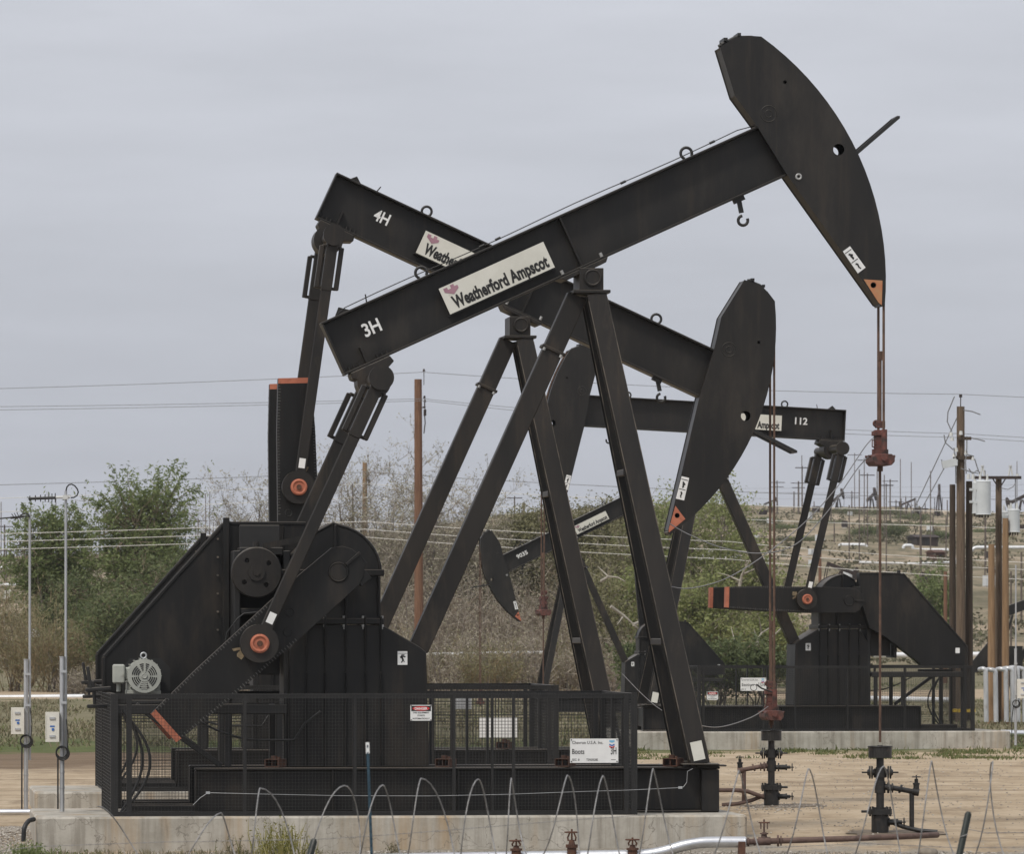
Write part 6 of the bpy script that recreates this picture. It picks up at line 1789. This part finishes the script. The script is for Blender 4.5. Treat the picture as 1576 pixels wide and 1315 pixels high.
weed_clump('low straggly weeds along the pad near its left end', 110, 84.4, 50, .14, .30, 'grass')
random.seed(9)
mb = MB()
for k in range(420):
    px = random.uniform(60, 500); blades(mb, G(px, random.uniform(83, 86.5)), 3, .09, .06, .5, .006)
for k in range(120):
    px = random.uniform(560, 1500); blades(mb, G(px, random.uniform(83, 86.5)), 3, .07, .05, .5, .006)
tag(mb.build('sparse_grass', M['drygrass']), kind='stuff')
# gravel
random.seed(12)
mb = MB()
def pebble(c, r):
    vs = []
    for d in ((1, 0, 0), (0, 1, 0), (-1, 0, 0), (0, -1, 0), (0, 0, 1), (0, 0, -1)):
        vs.append(Vector(c) + Vector((d[0] * r * random.uniform(.7, 1.4), d[1] * r * random.uniform(.7, 1.4), d[2] * r * random.uniform(.5, .9))))
    mb.add(vs, [(0, 1, 4), (1, 2, 4), (2, 3, 4), (3, 0, 4), (1, 0, 5), (2, 1, 5), (3, 2, 5), (0, 3, 5)])
for k in range(9000):
    px = random.uniform(-60, 1640); Y = random.uniform(82.5, 87.0)
    dens = 1.0 if (px < 62 or px > 560) else .25
    if px > 1150: dens = .45
    if random.random() > dens: continue
    g = G(px, Y); pebble(g + Vector((0, 0, .008)), random.uniform(.010, .028))
for k in range(2600):
    px = random.uniform(-40, 58); Y = random.uniform(86.5, 93); g = G(px, Y); pebble(g + Vector((0, 0, .008)), random.uniform(.010, .026))
for k in range(260):
    a = random.gauss(0, 1); g = G(1195 + a * 45, random.gauss(103.5, 1.3)); pebble(g + Vector((0, 0, .006)), random.uniform(.01, .026))
for k in range(1500):
    g = G(random.uniform(900, 1600), random.uniform(88, 146)); pebble(g + Vector((0, 0, .005)), random.uniform(.008, .022))
tag(mb.build('gravel', M['stone']), kind='stuff')
# rock
bm_pts = []
mb = MB(); random.seed(4)
NS, NR = 14, 9
vs = [];
for i in range(NR + 1):
    th = math.pi * i / NR
    for k in range(NS):
        ph = 2 * math.pi * k / NS
        d = Vector((math.sin(th) * math.cos(ph), math.sin(th) * math.sin(ph), math.cos(th)))
        rr = 1 + .22 * mnoise.noise(d * 1.7 + Vector((3, 1, 2)))
        vs.append(Vector((d.x * .14 * rr, d.y * .12 * rr, d.z * .085 * rr + .06)))
fs = [(i * NS + k, (i + 1) * NS + k, (i + 1) * NS + (k + 1) % NS, i * NS + (k + 1) % NS) for i in range(NR) for k in range(NS)]
mb.add(vs, fs, True); o = mb.build('rock', M['rock']); o.location = P(1431, 1311, 84.6) - Vector((0, 0, 0)); 
o.location.z = terrain(o.location.x, o.location.y); o.location.y = 85.0; tag(o, 'round tan rock on the dirt below the right wellhead', 'rock')

# ------------------------------------------------------------------ near fence: posts, barbed strands, razor coil
YF = 46.0
def fence_post(label, pts, r, m, cap=None, w=None):
    a = P(*pts[0], YF); b = P(*pts[1], YF); d = (a - b).normalized()
    base = b - d * ((b.z + .25) / max(.2, d.z))
    root = empty('fence_post', base); tag(root, label, 'fence post', 'posts of the near fence')
    mb = MB()
    p0, p1 = Vector((0, 0, 0)), a - base
    mb.bar(p0, p1, r * 2, .006, (0, 1, 0)); mb.bar(p0 + Vector((0, .018, 0)), p1 + Vector((0, .018, 0)), .006, .032, (0, 1, 0))
    L = (p1 - p0).length
    for k in range(int(L / .055)):
        q = p0.lerp(p1, (k + .5) / int(L / .055)); mb.obox(q + Vector((0, -.006, 0)), Vector((r * .5, 0, 0)), Vector((0, .004, 0)), Vector((0, 0, .010)))
    mb.build('post_shaft', M[m], root)
    if cap:
        mb = MB(); mb.bar(p1 - (p1 - p0).normalized() * cap, p1 + (p1 - p0).normalized() * .003, r * 2 + .006, .012, (0, 1, 0)); mb.build('painted_top', M['white'], root)
    return root
fence_post('slim blue steel fence post with a white top, in front of the gearbox stand', [(565.5, 1144), (572, 1315)], .011, 'tblue', cap=.085)
def round_post(label, a, b, r):
    A, B = P(*a, YF - .2), P(*b, YF - .2); d = (A - B).normalized(); base = B - d * ((B.z + .25) / d.z)
    root = empty('fence_post', base); tag(root, label, 'fence post', 'posts of the near fence')
    mb = MB(); mb.tube([Vector((0, 0, 0)), A - base - d * .02, A - base], [r, r, r * .55], 12); po = mb.build('post_shaft', M['tgreen'], root)
    mb = MB()
    for t in (.10, .19): 
        q = (A - base).lerp(Vector((0, 0, 0)), t); mb.tube([q + Vector((-r - .004, -.02, -.01)), q + Vector((0, -r - .006, 0)), q + Vector((r + .004, -.02, .012))], .004, 5)
    mb.build('wire_tie', M['razor'], root)
round_post('dark leaning fence post at the bottom right', (1491, 1250), (1477, 1315), .027)
round_post('dark fence post barely rising at the bottom edge near the weeds', (484, 1292), (478, 1315), .027)
def strand(label, pts, r=.0030, barbs=True, m='razor'):
    mb = MB(); P3 = [P(x, y, YF + .1) for x, y in pts]; mb.tube(P3, r, 5)
    if barbs:
        for i in range(len(P3) - 1):
            n = max(1, int((P3[i + 1] - P3[i]).length / .13))
            for k in range(n):
                q = P3[i].lerp(P3[i + 1], k / n); 
                for a in (.6, 2.2): mb.bar(q - Vector((math.cos(a), 0, math.sin(a))) * .011, q + Vector((math.cos(a), 0, math.sin(a))) * .011, .0022, .0022)
    tag(mb.build('barbed_strand', M[m]), label, 'barbed wire', 'strands of the near fence')
strand('rising barbed strand crossing the face of the front pad', [(-60, 1318), (56, 1304), (250, 1297), (484, 1293), (570, 1288), (700, 1278), (880, 1263), (1010, 1254)], .0024)
strand('barbed strand crossing the dirt at the lower right', [(1484, 1276), (1520, 1283), (1600, 1282), (1700, 1280)], .0026)
strand('lowest barbed strand at the right, below the brown pipe', [(1180, 1306), (1330, 1299), (1476, 1306), (1700, 1303)], .0024)
# the coil: loop after loop, each with its own lean
random.seed(21)
peaks = [(150, 1242, 100, 0), (340, 1252, -60, 1), (400, 1214, 12, 1), (530, 1210, -52, 1), (589, 1209, -38, 1), (648, 1199, 8, 1), (736, 1200, 9, 1), (787, 1199, 14, 1), (873, 1194, 20, 1), (928, 1195, 10, 1), (1005, 1184, 40, 1), (1137, 1187, 22, 1), (1244, 1184, 14, 1), (1360, 1180, 26, 1), (1434, 1172, 30, 1), (1528, 1173, 40, 1), (1625, 1172, 30, 1), (1700, 1180, 30, 1)]
root = empty('razor_coil', P(800, 1315, YF)); root.location.z = 1.0
tag(root, 'springy coil of razor wire along the top of the near fence', 'razor wire')
o0 = Vector(root.location)
mb = MB()
pts = []
DEP = .44
def loop_pts():
    out = []
    for i, (px, py, w, k) in enumerate(peaks):
        top = P(px, py, YF) - o0
        ex = random.uniform(1.05, 1.6)
        nx = peaks[i + 1] if i + 1 < len(peaks) else (px + 80, py, w, k)
        xm = (px + nx[0]) / 2 + random.uniform(-16, 16)
        bot = P(xm, 1350 + random.uniform(-22, 12), YF) - o0
        # top -> far side -> bottom -> near side -> next top
        r = (top.z - bot.z) / 2; cz = (top.z + bot.z) / 2
        n2 = P(nx[0], nx[1], YF) - o0; dep = DEP * random.uniform(.7, 1.25); sl = random.uniform(-.05, .09)
        for t in range(0, 12):
            a = math.pi * t / 12
            x = lerp(top.x, bot.x, (t / 12) ** ex) + math.sin(a) * sl
            out.append(Vector((x, math.sin(a) * dep, cz + r * math.cos(a))))
        r2 = (n2.z - bot.z) / 2; cz2 = (n2.z + bot.z) / 2
        for t in range(0, 12):
            a = math.pi * t / 12
            x = lerp(bot.x, n2.x, 1 - (1 - t / 12) ** ex) - math.sin(a) * sl * .6
            out.append(Vector((x, -math.sin(a) * dep, cz2 - r2 * math.cos(a))))
    return out
mb.tube(loop_pts(), .0055, 6)
mb.build('coil_wire', M['razor'], root)

# ------------------------------------------------------------------ far oilfield
def far_pump(label, px, Y, h_px, ang, face, yaw=0.0, base_py=None, group='tiny pumpjacks on the skyline', m='farsteel'):
    """a whole small pumpjack in one mesh, h_px tall in the photo"""
    g = G(px, Y)
    if base_py is not None: g.z = CAMZ - (base_py - HY) * Y / F
    S = h_px * Y / F / 9.0
    root = empty('far_pumpjack', g, yaw, (S * face, S, S)); tag(root, label, 'pumpjack', group)
    mb = MB(); ca, sa = math.cos(ang), math.sin(ang); pz = 6.6
    def B(a, b, v=0): return Vector((a * ca - b * sa, v, pz + a * sa + b * ca))
    mb.box((-5, -.9, -.4), (1.8, .9, .6)); mb.bar((.15, -.3, pz), (1.4, -.9, .5), .35, .3); mb.bar((.15, .3, pz), (1.4, .9, .5), .35, .3); mb.bar((-.1, 0, pz), (-2.3, 0, 1.8), .32, .3)
    mb.build('skid_and_legs', M[m], root)
    mb = MB(); mb.prism([(-3.6, .15), (3.0, .15), (3.0, .95), (-3.6, .95)], lambda p: B(p[0], p[1], -.2), lambda p: B(p[0], p[1], .2)); mb.build('walking_beam', M[m], root)
    mb = MB(); out = [(4 * math.cos(R(t)), 4 * math.sin(R(t))) for t in range(32, -31, -8)] + [(2.85, .1), (2.7, 1.0), (3.0, 2.1)]
    mb.prism(out, lambda p: B(p[0], p[1], -.3), lambda p: B(p[0], p[1], .3)); mb.build('horse_head', M[m], root)
    mb = MB(); mb.box((-4.2, -.5, .6), (-2.2, .5, 3.0)); mb.prism([(-4.3, .8), (-6.4, .8), (-6.4, 1.6), (-4.6, 3.8), (-3.8, 3.8)], lambda p: (p[0], .3, p[1]), lambda p: (p[0], .6, p[1]))
    mb.bar((-3.3, -.8, 2.7), (-4.9, -.8, 1.2), .7, .25); mb.bar((-3.3, .8, 2.7), (-4.9, .8, 1.2), .7, .25); mb.build('gearbox_and_cranks', M[m], root)
    mb = MB(); q = B(-3.3, .1); mb.bar((-4.3, -.9, 1.8), q + Vector((0, -.9, 0)), .18, .18); mb.bar((-4.3, .9, 1.8), q + Vector((0, .9, 0)), .18, .18); mb.build('pitman_arms', M[m], root)
    mb = MB(); h = B(4.05, 0); mb.cyl((4.05, 0, -.3), (4.05, 0, h.z), .06, n=6); mb.cyl((4.05, 0, -.3), (4.05, 0, .9), .22, n=8); mb.build('rod_and_wellhead', M[m], root)
    return root
far_pump('tiny pumpjack with raised head on the skyline, left of the hanging rod', 1290, 1060, 44, R(22), 1, R(60), 800)
far_pump('dark pumpjack on the skyline just left of the long hanging rod', 1341, 1050, 52, R(18), 1, R(68), 806)
far_pump('tiny low pumpjack on the skyline left of the one by the hanging rod', 1326, 1060, 26, R(-14), -1, R(20), 804)
far_pump('tiny pumpjack with lowered head on the skyline right of the hanging rod', 1398, 1040, 34, R(-22), -1, R(12), 800)
far_pump('tiny pumpjack on the skyline between the hanging rod and the tall rust one', 1418, 1040, 22, R(-8), -1, R(15), 802)
far_pump('rust-dark pumpjack seen end-on on the skyline left of the pole cluster', 1445, 1020, 58, R(14), 1, R(84), 806)
far_pump('pumpjack head and beam peeking above the lowest transformer at the right edge', 1573, 700, 58, R(-26), -1, R(6), 812)
far_pump('tiny pumpjack on the skyline above the lowered orange tip of the second head', 1186, 980, 28, R(20), 1, R(25), 795)
far_pump('dark pumpjack half hidden behind the gearbox of pumpjack 112', 1294, 400, 62, R(-20), 1, R(12), 925, group='half hidden pumpjacks')
far_pump('tiny dark pumpjack on the far left horizon beside the left mast', 26, 760, 26, R(24), 1, R(50), 862)
far_pump('tiny rusty pumpjack mid-slope below the skyline, left of the hanging rod', 1294, 860, 30, R(20), 1, R(72), 838)
far_pump('black pumpjack cut off by the right edge of the picture', 1612, 262, 165, R(20), 1, R(6), 1050, group='half hidden pumpjacks', m='black')
# skyline poles
FP = [(7, 808, 700, 1, 2.6), (16, 830, 760, 0, 2), (38, 806, 800, 0, 2.4), (10, 845, 620, 1, 2.2), (82, 794, 820, 1, 2.2), (115, 805, 900, 1, 2), (141, 808, 860, 1, 2), (160, 788, 820, 0, 2), (305, 799, 800, 1, 2),
      (792, 764, 700, 1, 2.2), (806, 774, 680, 0, 4.5), (842, 778, 760, 0, 2), (1033, 766, 900, 0, 1.5), (1196, 740, 960, 2, 2), (1229, 741, 950, 2, 2.6), (1222, 757, 990, 1, 2), (1253, 772, 990, 0, 1.6), (1279, 770, 900, 0, 1.8), (1311, 756, 1000, 2, 1.8), (1307, 778, 640, 0, 2),
      (1351, 762, 1000, 0, 1.8), (1370, 738, 940, 1, 2.2), (1379, 770, 1000, 2, 1.8), (1387, 768, 1000, 0, 1.6), (1394, 764, 990, 0, 1.8), (1408, 769, 1010, 0, 1.8), (1424, 775, 1010, 0, 1.6), (1417, 781, 560, 1, 3.4), (1436, 790, 700, 0, 2), (1458, 770, 900, 0, 1.8), (1456, 798, 650, 0, 2), (1284, 800, 700, 0, 2), (1262, 850, 470, 0, 5), (1455, 880, 380, 0, 6), (1517, 800, 640, 0, 2), (1572, 850, 520, 0, 3), (1556, 880, 420, 0, 3), (1130, 862, 420, 0, 7), (1105, 800, 600, 0, 3)]
for i, (px, top, Y, arms, w) in enumerate(FP):
    a = []
    if arms >= 1: a.append((3, 12, 12, 'farsteel', ()))
    if arms >= 2: a.append((10, 10, 10, 'farsteel', ()))
    side = 'far left' if px < 400 else 'middle' if px < 1150 else 'right-hand'
    lab = {0: f'thin bare pole standing on the {side} skyline or slope', 1: f'far pole with one cross arm on the {side} skyline', 2: f'far pole with two cross arms on the {side} skyline'}[arms]
    pole(lab, px, top, Y, w, 'polered' if w >= 5 else 'farpole', group={0: 'bare poles', 1: 'one-arm poles', 2: 'two-arm poles'}[arms] + f' on the {side} skyline', arms=a)
random.seed(88)
for i in range(16):
    px = random.uniform(1180, 1570); Y = random.choice((620, 700, 780, 860, 940, 1010)) + random.uniform(-30, 30); g_ = G(px, Y)
    top = HY - (g_.z + random.uniform(8, 11.5) - CAMZ) * F / Y
    a = [(3, 11, 11, 'farsteel', ())] if i % 3 == 0 else []
    pole('far pole with one cross arm on the right-hand skyline' if a else 'thin bare pole standing on the right-hand skyline or slope', px, top, Y, 1.3 * 900 / Y, 'farpole', group=('one-arm poles' if a else 'bare poles') + ' on the right-hand skyline', arms=a)
for i in range(12):
    px = random.uniform(-10, 330); Y = random.choice((640, 760, 900)) + random.uniform(-30, 30); g_ = G(px, Y)
    pole('thin bare pole standing on the far left skyline or slope', px, HY - (g_.z + random.uniform(8, 12) - CAMZ) * F / Y, Y, 1.4, 'farpole', group='bare poles on the far left skyline')
for i in range(26):      # pale cabinets and dark pump skids dotted over the field
    px = random.uniform(1100, 1580) if i % 4 else random.uniform(-10, 330); Y = random.uniform(480, 980); g_ = G(px, Y); s_ = random.uniform(.38, .75)
    root = empty('field_cabinet', g_, random.uniform(0, 3)); dk = i % 3 == 0
    tag(root, 'small dark equipment cabinet dotted on the far oilfield slope' if dk else 'small pale equipment cabinet dotted on the far oilfield slope', 'equipment cabinet', 'dark cabinets on the far slope' if dk else 'pale cabinets on the far slope')
    mb = MB(); mb.box((-.9 * s_, -.5 * s_, .15), (.9 * s_, .5 * s_, 1.7 * s_)); mb.build('cabinet_shell', M['farsteel' if dk else 'transf'], root)
    mb = MB(); mb.box((-1.0 * s_, -.6 * s_, -.2), (1.0 * s_, .6 * s_, .148)); mb.build('base', M['concrete'], root)
pipe('far_pipeline', 'pale low pipe run along the field above the gearbox of pumpjack 112', [P(1322, 866, 640), P(1400, 868, 640), P(1462, 866, 640)], .12, 'whitepipe', 'white pipelines', 8)
pipe('far_pipeline', 'pale pipe run on the slope just below the skyline at the right', [P(1250, 838, 760), P(1300, 836, 760), P(1345, 838, 760)], .12, 'whitepipe', 'white pipelines', 8)
# faint far wires between them
for k, (a, b) in enumerate((((1140, 752), (1700, 742)), ((1140, 758), (1700, 752)), ((1100, 768), (1700, 760)), ((-100, 812), (330, 818)), ((-100, 822), (330, 826)))):
    line('faint thin wire strung between the far skyline poles', [(*a, 3), b], 930, .014, 'linedark', 'faint wires of the far skyline')
# low sheds, tanks and a parked truck on the slope
def far_tank(label, px, Y, w_px, h_px, m='transf'):
    g = G(px, Y); s = Y / F; root = empty('storage_tank', g); tag(root, label, 'tank', 'far tanks')
    mb = MB(); r = w_px * s / 2; h = h_px * s; mb.cyl((0, 0, -.3), (0, 0, h), r, n=24); mb.cyl((0, 0, h), (0, 0, h * 1.12), r, r * .1, n=24); mb.build('tank_shell', M[m], root)
    mb = MB(); mb.bar((r * .7, -r * .8, 0), (r * .7, -r * .8, h * 1.05), .3, .06); mb.build('ladder', M['farsteel'], root)
def shed(label, px, Y, w_px, h_px, m='farsteel'):
    g = G(px, Y); s = Y / F; root = empty('field_shed', g, R(12)); tag(root, label, 'shed', 'far sheds')
    w, h = w_px * s, h_px * s
    mb = MB(); mb.box((-w / 2, -2, -.5), (w / 2, 2, h * .8)); mb.build('wall', M[m], root)
    mb = MB(); mb.prism([(-2.3, h * .8), (2.3, h * .8), (0, h * 1.1)], lambda p: (-w / 2 - .2, p[0], p[1] + .003), lambda p: (w / 2 + .2, p[0], p[1] + .003)); mb.build('roof', M[m], root)
    mb = MB(); mb.box((-w * .1, -2.03, 0), (w * .1, -2.002, h * .6)); mb.build('door', M['black_dark'], root)
shed('long low dark shed on the slope right of the white expansion loops', 1420, 700, 34, 14)
shed('small rusty shed on the slope left of the dark pole cluster', 1440, 660, 14, 15, 'rust')
far_tank('short pale tank on the left slope behind the masts', 14, 640, 16, 14, 'boxgrey')
far_tank('small pale tank on the slope above the white vehicle', 1068, 640, 14, 10, 'transf')
def truck(label, px, base_py, Y, L=5.4):
    g = P(px, base_py, Y); root = empty('pickup_truck', g, R(25)); tag(root, label, 'truck')
    mb = MB(); mb.prism([(-2.6, .45), (2.6, .45), (2.65, 1.0), (1.5, 1.1), (.9, 1.75), (-.5, 1.75), (-.7, 1.1), (-2.6, 1.05)], lambda p: (p[0], -.9, p[1]), lambda p: (p[0], .9, p[1])); mb.build('body', M['white'], root)
    for x in (-1.7, 1.7):
        for y in (-.82, .82):
            wb = MB(); wb.cyl((x, y - .12, .38), (x, y + .12, .38), .38, n=16); wb.build('wheel', M['cable'], root)
    mb = MB(); mb.prism([(-.4, 1.15), (1.3, 1.15), (.85, 1.65), (-.4, 1.65)], lambda p: (p[0], -.905, p[1]), lambda p: (p[0], -.90, p[1])); mb.prism([(-.4, 1.15), (1.3, 1.15), (.85, 1.65), (-.4, 1.65)], lambda p: (p[0], .90, p[1]), lambda p: (p[0], .905, p[1])); mb.build('side_window', M['black_dark'], root)
_g = G(1102, 640)
truck('white pickup truck on the slope between the lowered head and the right leg', 1102, HY - (_g.z - CAMZ) * F / 640, 640)

# ------------------------------------------------------------------ haze
def build_haze():
    m = bpy.data.materials.new('thin_haze'); m.use_nodes = True; nt = m.node_tree; nt.nodes.clear()
    out = nt.nodes.new('ShaderNodeOutputMaterial'); pv = nt.nodes.new('ShaderNodeVolumePrincipled')
    pv.inputs['Color'].default_value = (.92, .95, 1.0, 1); pv.inputs['Density'].default_value = .000065; pv.inputs['Anisotropy'].default_value = 0.0
    nt.links.new(pv.outputs[0], out.inputs['Volume'])
    mb = MB(); mb.box((-3200, -60, -75), (3200, 8600, 90)); tag(mb.build('haze', m), kind='stuff')
build_haze()
